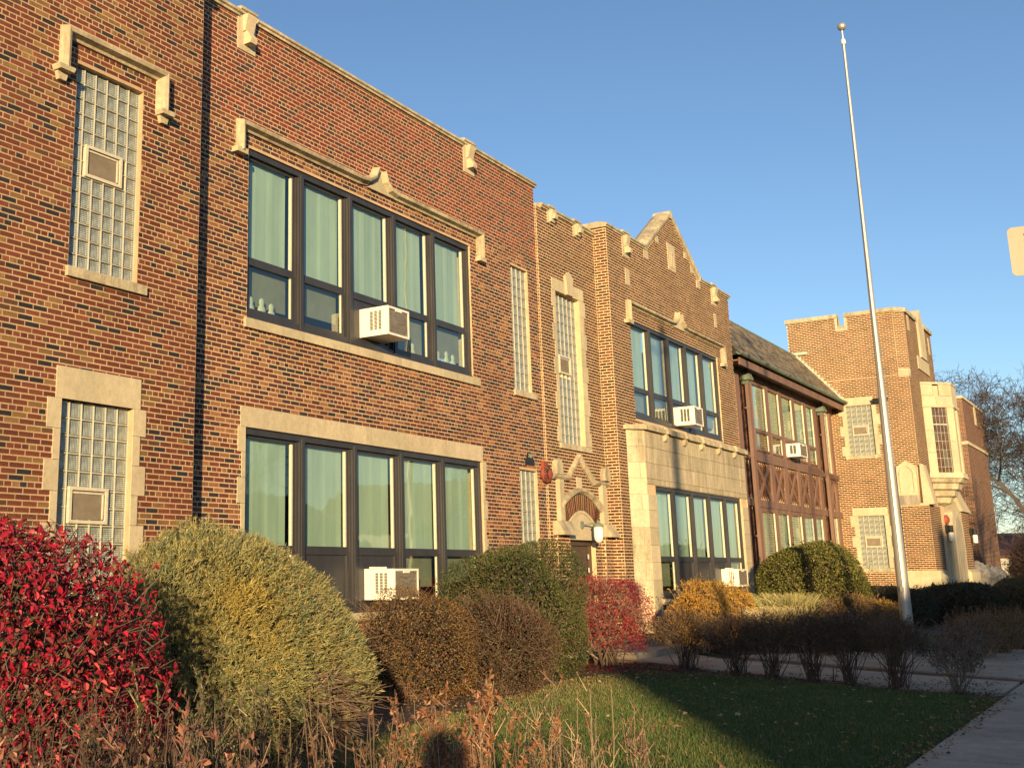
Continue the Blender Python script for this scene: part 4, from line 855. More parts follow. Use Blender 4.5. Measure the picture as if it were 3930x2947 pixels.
# tower lamps
for i, (x, y, z) in enumerate(((48.75, -3.25, 2.75), (53.35, -3.45, 2.75))):
    t = thing('wall_lamp', ['black and white wall lamp left of the tower portal', 'black and white wall lamp right of the tower portal'][i], 'lamp', (x, y, z), 'lamps flanking the tower portal'); bpy.context.view_layer.update()
    MB().cyl((x, y-.08, z+.22), (x, y-.08, z+.48), .095, k=14).build('hood', 'black', t); MB().cyl((x, y-.08, z-.10), (x, y-.08, z+.22), .09, k=14).build('globe', 'globe', t); MB().box(x-.06, x+.06, y-.05, y+.12, z+.2, z+.5).build('bracket', 'black', t)
mb = MB(); mb.lathe((48.95, -3.15, 3.45), [(.12, 0), (.18, .03), (.18, .08), (.11, .13), (0, .14)], 16, (-.3, -1, 0)); tag(mb.build('alarm_gong', 'gong', smooth=True), 'small red alarm gong beside the tower portal arch', 'alarm bell')
# ================================================================== PLANTS
def unit(v): return v/np.maximum(1e-9, np.linalg.norm(v, axis=-1, keepdims=True))
def pick(pal, n, P=None, clump=1.5, seed=0):
    """colour per element: weighted choice, pulled together in clumps where P is given"""
    c = np.array([q[0] for q in pal]); w_ = np.cumsum([q[1] for q in pal]); w_ = w_/w_[-1]; r = rng.random(n)
    if P is not None:
        s = seed*1.7; f = (np.sin(P[:, 0]*4.1+s)+np.sin(P[:, 1]*4.7+s*2+P[:, 2]*3.1)+np.sin(P[:, 2]*5.3+s))/3
        r = np.clip(r*.62+(f*.5+.5)*.38, 0, .999)
    return c[np.minimum(len(c)-1, np.searchsorted(w_, r))]*rng.uniform(.72, 1.28, (n, 1))
def leaf_quads(P, D, N, L, W, fold=.25, fine=False):
    """P base, D direction, N leaf normal; a rhombus, or (fine) two halves folded along the midrib"""
    S = unit(np.cross(D, N)); N2 = np.cross(S, D); L = L[:, None]; W = W[:, None]; n = len(P)
    if not fine:
        V = np.stack([P, P+D*L*.5-S*W*.5+N2*W*fold, P+D*L-N2*L*.12, P+D*L*.5+S*W*.5+N2*W*fold], 1)
        return V.reshape(-1, 3), np.arange(n*4).reshape(-1, 4)
    tip = P+D*L-N2*L*.18
    V = np.stack([P, P+D*L*.30-S*W*.46+N2*W*fold, P+D*L*.68-S*W*.40+N2*(W*fold*.8-L*.05), tip, P+D*L*.68+S*W*.40+N2*(W*fold*.8-L*.05), P+D*L*.30+S*W*.46+N2*W*fold], 1)
    F = (np.arange(n)*6)[:, None, None]+np.array([(0, 3, 2, 1), (0, 5, 4, 3)])[None]
    return V.reshape(-1, 3), F.reshape(-1, 4)
def segs(P0, P1, R0, R1):
    d = unit(P1-P0); a = unit(np.cross(d, np.where(np.abs(d[:, 2:3]) < .9, [[0, 0, 1.]], [[1., 0, 0]]))); b = np.cross(d, a); V = []
    for P, R in ((P0, R0), (P1, R1)):
        for k in range(3): V.append(P+(a*math.cos(2*PI*k/3)+b*math.sin(2*PI*k/3))*R[:, None])
    V = np.stack(V, 1).reshape(-1, 3); n = len(P0)
    F = (np.arange(n)*6)[:, None, None]+np.array([(0, 1, 4, 3), (1, 2, 5, 4), (2, 0, 3, 5)])[None]
    return V, F.reshape(-1, 4)
def seg_obj(name, P0, P1, R0, R1, cols, parent, isstuff=True):
    V, F = segs(P0, P1, R0, R1); o = link(name, np_mesh(name, V, F, 'bark', np.repeat(cols, 3, axis=0)), parent)
    return stuff(o) if isstuff else o
def surf(n, c, r, lump=.09, lo=-1, seed=0, ex=2.3, inner=.22):
    d = unit(rng.normal(size=(int(n*2.2), 3))); d = d[d[:, 2] > lo][:n]
    e = 2/ex; k = (np.abs(d[:, 0])**ex+np.abs(d[:, 1])**ex+np.abs(d[:, 2])**ex)**(-1/ex)
    f = 1+lump*(np.sin(d[:, 0]*5+seed)+np.sin(d[:, 1]*6+seed*2)+np.sin(d[:, 2]*5+d[:, 0]*4+seed*3))/2
    t = 1-np.abs(rng.normal(size=len(d)))*inner*.45; t = np.clip(t, .45, 1.04)
    P = np.array(c)+d*(k*f*t)[:, None]*np.array(r); Nn = unit(d/np.array(r)); return P, Nn, t
TW = [((.13, .085, .06), .6), ((.19, .13, .09), .4)]
TAN = [((.27, .19, .125), .6), ((.18, .12, .08), .4)]
def shrub(name, label, cat, base, r, zc, n, L, pal, stems=40, spray=500, tw=TW, group=None, lo=-.55, droop=.2, asp=.55, inner=.25, lump=.13, nobj=0, ex=2.4, seed=1, stem_r=.012, fine=False, fill=1.0, shoots=110, twlen=.22, spread=.25):
    t = thing(name, label, cat, (base[0], base[1], 0), group); bpy.context.view_layer.update()
    c = (base[0], base[1], zc)
    P, Nn, tt = surf(n, c, r, lump, lo, seed, ex, inner); m = len(P)
    D = unit(Nn*.55+rng.normal(size=(m, 3))*.55+np.array([0, 0, -droop])); N = unit(Nn+rng.normal(size=(m, 3))*.55)
    N = unit(N-D*np.sum(N*D, axis=1, keepdims=True)); Ls = L*rng.uniform(.6, 1.25, m); C = pick(pal, m, P, seed=seed)
    k0 = 0
    if nobj:
        cd = unit(np.array([[0, -10.39, 1.65]])-P); vis = np.where((np.sum(cd*Nn, axis=1) > .25) & (tt > .93) & (P[:, 2] > .9))[0]; idx = rng.permutation(vis)[:nobj]
        meshes = []
        for q in range(8):
            V, F = leaf_quads(np.zeros((1, 3)), np.array([[0, 0, -1.]]), np.array([[0, -1., 0]]), np.array([L*1.15]), np.array([L*1.15*asp*1.05]), fine=True)
            me = np_mesh('leaf', V, F, 'leaf', np.repeat(pick(pal, 1), 2, axis=0)); meshes.append(me)
        for i in idx:
            o = link('leaf', random.choice(meshes), t); o.location = P[i]
            o.rotation_mode = 'QUATERNION'; o.rotation_quaternion = Vector(D[i]).to_track_quat('-Z', 'Y')
        keep = np.ones(m, bool); keep[idx] = False; P, D, N, Ls, C = P[keep], D[keep], N[keep], Ls[keep], C[keep]
    V, F = leaf_quads(P, D, N, Ls, Ls*asp, fine=fine)
    stuff(link('foliage', np_mesh('foliage', V, F, 'leaf', np.repeat(C, 2, axis=0) if fine else C), t))
    if fill:      # inner leaves that close the body, interior shade put into their dark colour
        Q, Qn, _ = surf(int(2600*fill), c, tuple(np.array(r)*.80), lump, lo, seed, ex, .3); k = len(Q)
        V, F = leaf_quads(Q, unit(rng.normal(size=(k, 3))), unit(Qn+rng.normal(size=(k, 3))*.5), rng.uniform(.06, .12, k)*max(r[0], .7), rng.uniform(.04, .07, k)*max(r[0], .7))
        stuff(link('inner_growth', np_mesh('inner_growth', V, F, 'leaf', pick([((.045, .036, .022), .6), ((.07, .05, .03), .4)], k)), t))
    if shoots:
        Q, Qn, _ = surf(shoots*2, c, r, lump, .0, seed+8, ex, .08); Q, Qn = Q[:shoots], Qn[:shoots]; k = len(Q); d = unit(Qn*.6+rng.normal(size=(k, 3))*.35+[[0, 0, .55]]); l = rng.uniform(.07, .24, (k, 1)); cc = pick(tw, k)
        seg_obj('shoots', Q-d*.12, Q+d*l, np.full(k, .0036), np.full(k, .0015), cc, t)
        i_ = np.repeat(np.arange(k), 5); u_ = rng.uniform(.1, 1, (len(i_), 1)); Pq = Q[i_]+d[i_]*l[i_]*u_; Dq = unit(d[i_]+rng.normal(size=(len(i_), 3))*.7); Nq = unit(rng.normal(size=(len(i_), 3))); Nq = unit(Nq-Dq*np.sum(Nq*Dq, axis=1, keepdims=True)); Lq = L*rng.uniform(.5, 1.1, len(i_))
        V, F = leaf_quads(Pq, Dq, Nq, Lq, Lq*asp, fine=fine); Cq = pick(pal, len(i_)); stuff(link('shoot_leaves', np_mesh('shoot_leaves', V, F, 'leaf', np.repeat(Cq, 2, axis=0) if fine else Cq), t))
    # stems from the root crown to the shell, then fine twigs
    if stems:
        Q, Qn, _ = surf(stems*2, c, r, lump, -.2, seed+3, ex, .35); Q = Q[:stems]; b = np.array([[base[0], base[1], 0.]])+rng.normal(size=(len(Q), 3))*np.array([r[0]*.12*spread/.25, r[1]*.12*spread/.25, 0]); b[:, 2] = 0
        mid = b*.55+Q*.45+rng.normal(size=Q.shape)*.05; mid[:, :2] = b[:, :2]*(1-spread)+Q[:, :2]*spread+rng.normal(size=(len(Q), 2))*.04
        cc = pick(tw, len(Q)); R = stem_r*rng.uniform(.6, 1.3, len(Q))
        seg_obj('stem', np.vstack([b, mid]), np.vstack([mid, Q]), np.hstack([R, R*.75]), np.hstack([R*.75, R*.35]), np.vstack([cc, cc]), t)
    if spray:
        Q, Qn, _ = surf(spray, c, r, lump, lo, seed+5, ex, .4); d = unit(Qn*.7+rng.normal(size=Q.shape)*.5+[[0, 0, .3]]); l = twlen*rng.uniform(.4, 1.2, (len(Q), 1))
        seg_obj('twigs', Q-d*l*.7, Q+d*l*.3, np.full(len(Q), .0032), np.full(len(Q), .0014), pick(tw, len(Q)), t)
    return t
RED = [((.40, .018, .042), .38), ((.24, .013, .030), .29), ((.13, .018, .022), .16), ((.55, .10, .09), .08), ((.11, .06, .03), .09), ((.50, .34, .16), .02)]
RED2 = [((.34, .016, .036), .5), ((.20, .012, .026), .3), ((.50, .08, .07), .12), ((.14, .06, .045), .08)]
DGREEN = [((.055, .075, .022), .45), ((.09, .10, .03), .25), ((.13, .12, .045), .18), ((.045, .055, .02), .12)]
BARB = [((.13, .055, .035), .4), ((.085, .05, .03), .3), ((.10, .09, .035), .18), ((.20, .09, .05), .12)]
BRONZE = [((.16, .08, .035), .35), ((.22, .13, .04), .25), ((.09, .065, .03), .25), ((.25, .07, .045), .1), ((.30, .24, .05), .05)]
GOLD = [((.42, .21, .035), .4), ((.50, .30, .05), .3), ((.24, .15, .035), .2), ((.16, .17, .04), .1)]
BOX = [((.10, .11, .025), .4), ((.17, .155, .035), .3), ((.055, .07, .02), .2), ((.24, .19, .05), .1)]
ROWC = [((.075, .035, .03), .4), ((.05, .035, .025), .3), ((.14, .06, .04), .15), ((.10, .075, .035), .15)]
PINK = [((.33, .15, .10), .3), ((.20, .09, .065), .3), ((.13, .075, .045), .2), ((.42, .26, .15), .1), ((.18, .17, .055), .1)]
YEW = [((.03, .035, .018), .5), ((.05, .048, .025), .3), ((.08, .06, .03), .2)]
shrub('burning_bush', 'large clipped burning bush with bright crimson leaves at the left edge', 'bush', (3.90, -4.95), (1.06, 1.06, 1.10), .84, 24000, .042, RED, 70, 5200, nobj=285, lo=-.75, inner=.42, lump=.05, seed=2, asp=.56, ex=3.3, fine=True, droop=.6, shoots=14, fill=.6, twlen=.16, tw=[((.15, .11, .08), .6), ((.10, .07, .055), .4)])
shrub('spreading_shrub', 'low russet spreading shrub between the juniper and the barberry', 'bush', (13.5, -1.75), (.86, .85, .78), .62, 15000, .028, BRONZE, 40, 900, lo=-.8, inner=.2, seed=3, ex=2.1)
shrub('barberry', 'rounded dark purple-brown barberry before the tall green privet', 'bush', (14.75, -2.35), (.82, .8, .74), .60, 15000, .026, BARB, 60, 1500, lo=-.8, inner=.26, seed=4, ex=2.3)
shrub('privet_bush', 'tall dark green privet bush near the brown door', 'bush', (16.72, -1.68), (1.12, 1.0, 1.04), 1.03, 36000, .042, DGREEN, 40, 900, lo=-.85, inner=.2, seed=5, ex=2.6, asp=.42)
shrub('burning_bush', 'small crimson burning bush on bare forked stems beside the stoop', 'bush', (20.1, -1.6), (.86, .80, .78), .80, 13500, .034, RED2, 24, 2600, shoots=20, fill=.25, tw=[((.25, .18, .125), 1)], lo=-.62, inner=.4, seed=6, stem_r=.024, spread=.42, ex=2.5)
for i, (b, r, zc, lb) in enumerate((((23.9, -2.1), (.8, .6, .62), .72, 'orange autumn spirea left under the stone bay windows'), ((25.2, -1.9), (.9, .6, .62), .76, 'orange autumn spirea in the middle under the stone bay windows'), ((26.9, -1.75), (1.0, .6, .6), .68, 'orange autumn spirea right before the dark louvred air conditioner'))):
    shrub('spirea', lb, 'bush', b, r, zc, 9000, .075, GOLD, 40, 700, group='orange spireas under the stone bay', lo=-.8, inner=.4, lump=.16, seed=7+i, asp=.24, droop=.5, ex=2.0, tw=TAN)
shrub('boxwood', 'big round olive boxwood before the half-timbered wall', 'bush', (32.0, -2.4), (1.45, 1.35, 1.35), 1.0, 26000, .06, BOX, 10, 100, lo=-.8, inner=.14, lump=.06, seed=11, ex=2.3, asp=.7)
for i, (b, h, lb) in enumerate((((25.6, -3.2), .85, 'tuft of straw coloured ornamental grass left of the pair'), ((27.4, -2.9), 1.1, 'taller tuft of green-gold ornamental grass beside the boxwood'))):
    t = thing('ornamental_grass', lb, 'grass tuft', (b[0], b[1], 0), 'ornamental grass tufts'); bpy.context.view_layer.update(); n = 1500
    P = np.array([[b[0], b[1], 0]])+np.c_[rng.normal(size=(n, 2))*.16, np.zeros(n)]; an = rng.random(n)*2*PI; le = rng.uniform(.1, .55, n)
    Mi = P+np.c_[np.cos(an)*le*.4, np.sin(an)*le*.4, rng.uniform(.55, .8, n)*h]; En = P+np.c_[np.cos(an)*le*1.3, np.sin(an)*le*1.3, rng.uniform(.75, 1.05, n)*h]
    cc = pick([((.42, .32, .17), .5), ((.28, .26, .09), .3), ((.5, .42, .26), .2)] if i == 0 else [((.30, .30, .10), .5), ((.44, .36, .18), .5)], n)
    seg_obj('blades', np.vstack([P, Mi]), np.vstack([Mi, En]), np.full(2*n, .006), np.hstack([np.full(n, .006), np.full(n, .002)]), np.vstack([cc, cc]), t)
for i, (b, r, lb) in enumerate((((28.6, -3.9), (.75, .6, .55), 'small rust coloured shrub right of the ornamental grasses'), ((30.3, -4.2), (.8, .6, .5), 'fern-like orange shrub before the big boxwood'), ((26.8, -5.0), (.6, .5, .42), 'low bronze shrub left of the flagpole'))):
    shrub('rust_shrub', lb, 'bush', b, r, r[2]*.9, 5000, .06, GOLD if i == 1 else BRONZE, 30, 500, group='rust shrubs before the half-timbered wall', lo=-.7, inner=.4, lump=.15, seed=20+i, asp=.3, ex=2.0, tw=TAN)
# row of nearly bare shrubs along the path
ROW = [(20.0, -3.15, .66, .50, 'leafier bronze shrub at the left end of the row along the path'), (18.95, -4.35, .52, .50, 'dark twiggy shrub second from the left in the path row'), (18.75, -4.95, .50, .50, 'dark twiggy shrub third from the left in the path row'),
       (18.6, -5.6, .44, .52, 'open dark twiggy shrub fourth in the path row'), (18.45, -6.15, .50, .5, 'dense dark twiggy shrub left of the flagpole in the path row'), (18.25, -6.85, .52, .5, 'dark twiggy shrub in front of the flagpole'),
       (18.0, -7.65, .42, .36, 'small bare grey shrub nearest the sidewalk corner'), (21.4, -7.3, .50, .42, 'sparse shrub on the mulch strip beside the sidewalk'), (21.9, -6.1, .45, .42, 'sparse reddish shrub on the mulch strip behind the row')]
for i, (x, y, r_, zr, lb) in enumerate(ROW):
    bare = i in (6, 7)
    shrub('path_shrub', lb, 'bush', (x, y), (r_*.82, r_*.82, zr*.8), zr*1.12, 420 if bare else (3600 if i == 0 else 1300), .035, BRONZE if i in (0, 3, 8) else ([((.11, .10, .04), .5), ((.15, .08, .04), .5)] if i in (2, 5) else ROWC), 46, 350 if bare else 850, group='twiggy shrubs along the path', fill=0, lo=-.25, inner=.5, seed=30+i, stem_r=.008 if not bare else .006,
          tw=[((.10, .07, .055), .7), ((.15, .11, .085), .3)] if not bare else [((.19, .15, .12), 1)], twlen=.2, ex=2.2, spread=.3)
for i, (x, y, r_, zr, lb) in enumerate(((25.0, -7.0, .8, .42, 'bronze leaved shrub right of the flagpole foot'), (26.6, -7.2, .75, .4, 'bronze leaved shrub farther right of the flagpole foot'), (28.2, -7.4, .7, .38, 'stalky shrub by the far lawn corner'), (24.3, -4.6, .62, .42, 'bronze leaved shrub left of the flagpole foot'))):
    shrub('bronze_shrub', lb, 'bush', (x, y), (r_, .5, zr), zr*.95, 2600 if i != 2 else 700, .04, BRONZE, 80, 500, group='bronze shrubs round the flagpole', fill=0, lo=-.4, inner=.5, seed=50+i, tw=TAN, stem_r=.006, ex=2.2, spread=.5)
# dark clipped hedges before the tower
for i, (b, r, lb, pal) in enumerate((((37.6, -3.0), (2.6, 1.3, .62), 'dark clipped yew mound between boxwood and tower', YEW), ((41.8, -4.4), (2.8, 1.3, .66), 'long dark clipped yew mound before the tower plinth', YEW), ((44.8, -5.9), (2.4, 1.0, .74), 'olive clipped mound at the right before the tower', [((.10, .085, .04), .5), ((.16, .12, .055), .5)]))):
    shrub('clipped_mound', lb, 'hedge', b, r, r[2]*.8, 15000, .05, pal, 0, 800, group='clipped mounds before the tower', lo=-.6, inner=.1, lump=.05, seed=60+i, ex=2.5)
shrub('bare_hedge', 'tall brown leafless hedge at the right edge beyond the tower', 'hedge', (61.5, -4.9), (2.0, 1.3, 1.5), 1.5, 7000, .07, [((.13, .075, .05), .6), ((.20, .11, .07), .4)], 300, 5000, tw=[((.16, .10, .075), .7), ((.24, .17, .12), .3)], lo=-.9, inner=.6, seed=70, stem_r=.018, twlen=.5)
for i, (x, y, s) in enumerate(((57.2, -3.0, .55), (58.1, -3.3, .42), (59.0, -3.5, .38), (56.4, -2.8, .4))):
    mb = MB(); q = 9; mb.lathe((x, y, .2), [(s*.9, 0), (s*1.05, s*.35), (s*.8, s*.9), (s*.35, s*1.25), (0, s*1.3)], q); mb.v = [(a+random.uniform(-.1, .1)*s, b_+random.uniform(-.1, .1)*s, c_+1.0+random.uniform(-.12, .12)*s) for a, b_, c_ in mb.v]
    mb.box(x-s*.7, x+s*.7, y-s*.7, y+s*.7, -.02, 1.25)
    tag(mb.build('boulder', 'rock'), ['big grey boulder against the far wing wall', 'second grey boulder right of the biggest one', 'small grey boulder beside the bare hedge', 'grey boulder half hidden by the tower plinth'][i], 'rock', 'boulders by the far wing')
# ---------------------------------------------------------------- juniper
jt = thing('juniper_bush', 'huge rounded grey-green juniper with a yellow patch and bare brown lower branches', 'bush', (6.95, -4.55, 0)); bpy.context.view_layer.update()
jc, jr = (6.80, -4.40, 1.03), (.93, .93, .86)
def jshape(P):
    s_ = ((P-np.array(jc))@np.array([.64, -.77, 0]))/1.05; z = P[:, 2]-.3; P = P.copy()
    P[:, 2] = .3+z*(1-.22*np.clip(s_, 0, 1.2)**1.8+.03*np.sin(P[:, 0]*3)); return P
P, Nn, tt = surf(34000, jc, jr, .12, -.62, 4, 2.75, .18); P = jshape(P); P += Nn*(np.sin(P[:, 0]*9+P[:, 2]*7)*np.sin(P[:, 1]*8+P[:, 2]*6)*.05+np.sin(P[:, 0]*21+P[:, 2]*17)*np.sin(P[:, 1]*23-P[:, 2]*15)*.045)[:, None]; m = len(P)
rel = (P-np.array(jc))/np.array(jr); low = rel[:, 2] < -.20+.22*np.clip(rel[:, 0], -1, 1)+.12*np.sin(P[:, 0]*5)+rng.normal(size=m)*.1
keep = ~low | (rng.random(m) < .12); P, Nn, rel = P[keep], Nn[keep], rel[keep]; m = len(P)
flow = unit(Nn*.8+np.array([.5, -.25, .35])+rng.normal(size=(m, 3))*.36)
gold = .9*np.exp(-(((P-np.array([6.15, -5.05, 1.5]))**2).sum(1))/.05)+.5*np.exp(-(((P-np.array([6.3, -5.2, 1.15]))**2).sum(1))/.03)
cj = pick([((.24, .24, .105), .35), ((.31, .275, .115), .3), ((.17, .205, .11), .2), ((.25, .18, .095), .15)], m, P, seed=3)
g_ = np.clip(gold+rng.normal(size=m)*.18, 0, 1)[:, None]*.85; cj = cj*(1-g_)+np.array([[.42, .30, .055]])*g_
VV, FF, CCc = [], [], []; off = 0
for k in range(7):
    D = unit(flow+rng.normal(size=(m, 3))*.42); bse = P+flow*rng.uniform(-.05, .03, (m, 1)); N = unit(rng.normal(size=(m, 3))+Nn); N = unit(N-D*np.sum(N*D, axis=1, keepdims=True))
    V, F = leaf_quads(bse, D, N, rng.uniform(.024, .05, m), rng.uniform(.004, .008, m), 0); VV.append(V); FF.append(F+off); off += len(V); CCc.append(cj*rng.uniform(.6, 1.35, (m, 1)))
stuff(link('needle_sprays', np_mesh('needle_sprays', np.vstack(VV), np.vstack(FF), 'leaf', np.vstack(CCc)), jt))
n = 9000; Q, Qn, _ = surf(n, jc, (.89, .89, .80), .08, -.98, 9, 2.3, .3); Q = jshape(Q); k_ = Q[:, 2] < .98+.15*(Q[:, 0]-jc[0]); Q = Q[k_]; Qn = Qn[k_]; n = len(Q)
dq = unit(Qn[:n]*0+np.array([[.8, -.45, -.15]])+rng.normal(size=(n, 3))*.35); l = rng.uniform(.10, .30, (n, 1)); mid = Q+dq*l*.5+rng.normal(size=Q.shape)*.02
cc = pick([((.16, .105, .075), .5), ((.24, .17, .12), .3), ((.11, .075, .055), .2)], n)
seg_obj('bare_twigs', np.vstack([Q, mid]), np.vstack([mid, mid+dq*l*.6+rng.normal(size=Q.shape)*.03]), np.hstack([np.full(n, .0065), np.full(n, .005)]), np.hstack([np.full(n, .005), np.full(n, .002)]), np.vstack([cc, cc]), jt)
n = 90; Q, Qn, _ = surf(n*3, jc, jr, .05, -.6, 12, 2.3, .3); Q = Q[:n]; Q = jshape(Q); b = np.array([[jc[0], jc[1], 0]])+rng.normal(size=(n, 3))*[[.2, .2, 0]]; cc = pick(TW, n)
seg_obj('stem', b, Q, np.full(n, .02), np.full(n, .006), cc, jt)
P, Nn, _ = surf(7000, jc, (.84, .84, .74), .08, -.9, 4, 2.3, .3); P = jshape(P); m = len(P)      # inner growth, the shade inside put into its dark colour
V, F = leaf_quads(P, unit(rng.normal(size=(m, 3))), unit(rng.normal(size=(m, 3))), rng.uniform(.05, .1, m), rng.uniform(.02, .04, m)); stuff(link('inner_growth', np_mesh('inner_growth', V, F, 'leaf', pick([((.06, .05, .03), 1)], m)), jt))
# ---------------------------------------------------------------- hedge beside the sidewalk, close to the camera
def stalks(name, label, base, rad, top, n, nl, pal, tw, L=.03, seed=0, branchy=3, lean=.12, nobj=0, rr=.0045, up=.35):
    t = thing(name, label, 'bush', (base[0], base[1], 0), 'half bare hedge plants beside the sidewalk'); bpy.context.view_layer.update()
    b = np.c_[base[0]+rng.normal(size=n)*rad[0]*.45, base[1]+rng.normal(size=n)*rad[1]*.45, np.zeros(n)]
    h = top*rng.uniform(.72, 1.03, n); ln = rng.normal(size=(n, 2))*lean; e = b+np.c_[ln*h[:, None]*1.3+(b[:, :2]-np.array(base)[None])*.25, h]
    k = 4; pts = [b+(e-b)*i/k+rng.normal(size=(n, 3))*[[.018, .018, 0]]*(i > 0) for i in range(k+1)]
    P0 = np.vstack(pts[:-1]); P1 = np.vstack(pts[1:]); R = [rr*(1-.17*i) for i in range(k+1)]; R0 = np.repeat(R[:-1], n); R1 = np.repeat(R[1:], n); cc = pick(tw, n); C = np.tile(cc, (k, 1))
    m = n*branchy; i = rng.integers(0, n, m); u = rng.uniform(up, 1, m); s = b[i]+(e[i]-b[i])*u[:, None]; d = unit(np.c_[rng.normal(size=(m, 2))*.45, rng.uniform(.5, 1.2, m)]); l = rng.uniform(.05, .20, m)*(1.15-u*.5); q = s+d*l[:, None]
    P0 = np.vstack([P0, s]); P1 = np.vstack([P1, q]); R0 = np.hstack([R0, np.full(m, rr*.5)]); R1 = np.hstack([R1, np.full(m, rr*.22)]); C = np.vstack([C, cc[i]])
    seg_obj('stem', P0, P1, R0, R1, C, t)
    if nl:
        i = rng.integers(0, m, nl); u = rng.uniform(0, 1, (nl, 1)); P = s[i]+(q[i]-s[i])*u; D = unit(d[i]+rng.normal(size=(nl, 3))*.7); N = unit(rng.normal(size=(nl, 3))+[[-.4, -.5, .5]]); N = unit(N-D*np.sum(N*D, axis=1, keepdims=True))
        Ls = L*rng.uniform(.6, 1.3, nl); Cc = pick(pal, nl, P, seed=seed)
        V, F = leaf_quads(P, D, N, Ls, Ls*.5); stuff(link('foliage', np_mesh('foliage', V, F, 'leaf', Cc), t))
    return t
DT = [((.10, .07, .055), .6), ((.17, .12, .09), .4)]
RUS = [((.19, .08, .05), .35), ((.12, .065, .04), .35), ((.26, .13, .085), .12), ((.09, .095, .035), .18)]
DRK = [((.095, .055, .035), .4), ((.065, .055, .028), .3), ((.15, .07, .045), .2), ((.24, .045, .045), .1)]
stalks('hedge_plant', 'leafy pink-brown hedge plant in the bottom left corner', (1.95, -7.85), (.5, .3), 1.17, 80, 3600, PINK, DT, .030, 1, 6)
stalks('hedge_plant', 'leafy pink-brown hedge plant second along the bottom edge', (2.6, -7.85), (.45, .3), 1.15, 80, 3400, PINK, DT, .032, 2, 6)
stalks('hedge_plant', 'reddish twiggy hedge plant under the crimson bush', (3.15, -6.85), (.5, .4), 1.10, 60, 2600, DRK, DT, .026, 3, 8)
stalks('hedge_plant', 'dense brown twiggy hedge plant between crimson bush and juniper', (3.6, -6.8), (.5, .4), 1.14, 95, 3800, DRK, DT, .024, 4, 9)
stalks('hedge_plant', 'upright hedge plant with pale stems and small green leaves', (4.0, -7.0), (.62, .4), 1.19, 62, 5200, [((.065, .08, .028), .6), ((.11, .115, .045), .4)], TAN, .024, 5, 6, .04, rr=.0055)
stalks('hedge_plant', 'leaning hedge plant with green-grey leaves left of centre', (4.75, -7.05), (.34, .3), 1.08, 26, 1300, [((.07, .08, .03), .5), ((.16, .08, .05), .5)], TAN, .024, 6, 5, .09, rr=.005)
stalks('hedge_plant', 'sparse twiggy hedge plant left of the russet one', (3.85, -7.65), (.25, .2), 1.10, 16, 500, RUS, TAN, .028, 7, 5, .1)
stalks('hedge_plant', 'bushy russet hedge plant at the bottom centre', (4.42, -7.8), (.26, .26), 1.12, 60, 5200, [((.24, .10, .055), .4), ((.30, .15, .07), .25), ((.15, .07, .04), .25), ((.33, .24, .06), .1)], TAN, .026, 8, 8, .06)
for i, (x, y, top, n, nl, lb) in enumerate(((4.9, -7.78, 1.16, 10, 130, 'bare pale stems just right of the russet hedge plant'), (5.25, -7.85, 1.0, 18, 220, 'cluster of leaning bare pale stems right of centre'), (5.7, -7.85, 1.08, 13, 260, 'bare forked pale stems with few dry leaves'), (6.25, -7.9, .98, 9, 300, 'last bare forked stems before the open lawn'), (5.35, -7.2, .8, 14, 600, 'low brown twigs behind the pale stems'))):
    stalks('stalky_shrub', lb, (x, y), (.30, .16), top, n, nl, RUS, [((.36, .26, .17), .6), ((.24, .17, .12), .4)], .022, 20+i, 5, .06, rr=.0048, up=.45)
# ---------------------------------------------------------------- turf, litter, fallen leaves
def inpoly(P, poly):
    c = np.zeros(len(P), bool); j = len(poly)-1
    for i in range(len(poly)):
        xi, yi = poly[i]; xj, yj = poly[j]; m = ((yi > P[:, 1]) != (yj > P[:, 1])) & (P[:, 0] < (xj-xi)*(P[:, 1]-yi)/(yj-yi+1e-12)+xi); c ^= m; j = i
    return c
LP = [(5.5, -8.27), (17.3, -8.27), (17.9, -6.6), (18.7, -4.3), (19.1, -2.8), (17.2, -2.3), (12.5, -3.0), (5.5, -4.2)]
n = 330000; G_ = np.c_[rng.uniform(5.5, 19.2, n), rng.uniform(-8.3, -2.2, n)]; G_ = G_[inpoly(G_, LP)]; G_ = G_[(G_[:, 1] > -8.19) | (rng.random(len(G_)) < .5+.5*np.sin(G_[:, 0]*7)*np.sin(G_[:, 0]*2.9))]
dens = .5+.5*np.sin(G_[:, 0]*1.9+np.sin(G_[:, 1]*2.3))*np.sin(G_[:, 1]*1.7+G_[:, 0]*.6); edge = np.clip((-3.0-G_[:, 1]+(G_[:, 0]-12)*.06)/1.5, 0, 1)
k_ = rng.random(len(G_)) < (.35+.65*dens)*(.25+.75*edge)+.08; G_ = G_[k_]; dens = dens[k_]; edge = edge[k_]; n = len(G_)
def blades(name, G_, hgt, cols):
    n = len(G_); an = rng.random(n)*2*PI; w_ = rng.uniform(.0025, .0045, n); h = hgt*rng.uniform(.5, 1.3, n); le = rng.uniform(0, .8, n)*h; a2 = rng.random(n)*2*PI
    B = np.c_[G_, np.zeros(n)]; o = np.c_[np.cos(an)*w_, np.sin(an)*w_, np.zeros(n)]; T = B+np.c_[np.cos(a2)*le, np.sin(a2)*le, h]
    return stuff(link(name, np_mesh(name, np.stack([B-o, B+o, T], 1).reshape(-1, 3), np.arange(n*3).reshape(-1, 3), 'grass', cols, 3)))
gc = pick([((.066, .115, .028), .5), ((.092, .135, .034), .3), ((.050, .082, .022), .2)], n); dry = (rng.random(n) < .10+.45*(1-edge)+.12*(dens > .8))[:, None]; gc = np.where(dry, pick([((.27, .20, .09), .6), ((.17, .15, .05), .4)], n), gc)
blades('lawn_grass', G_, .042, gc)
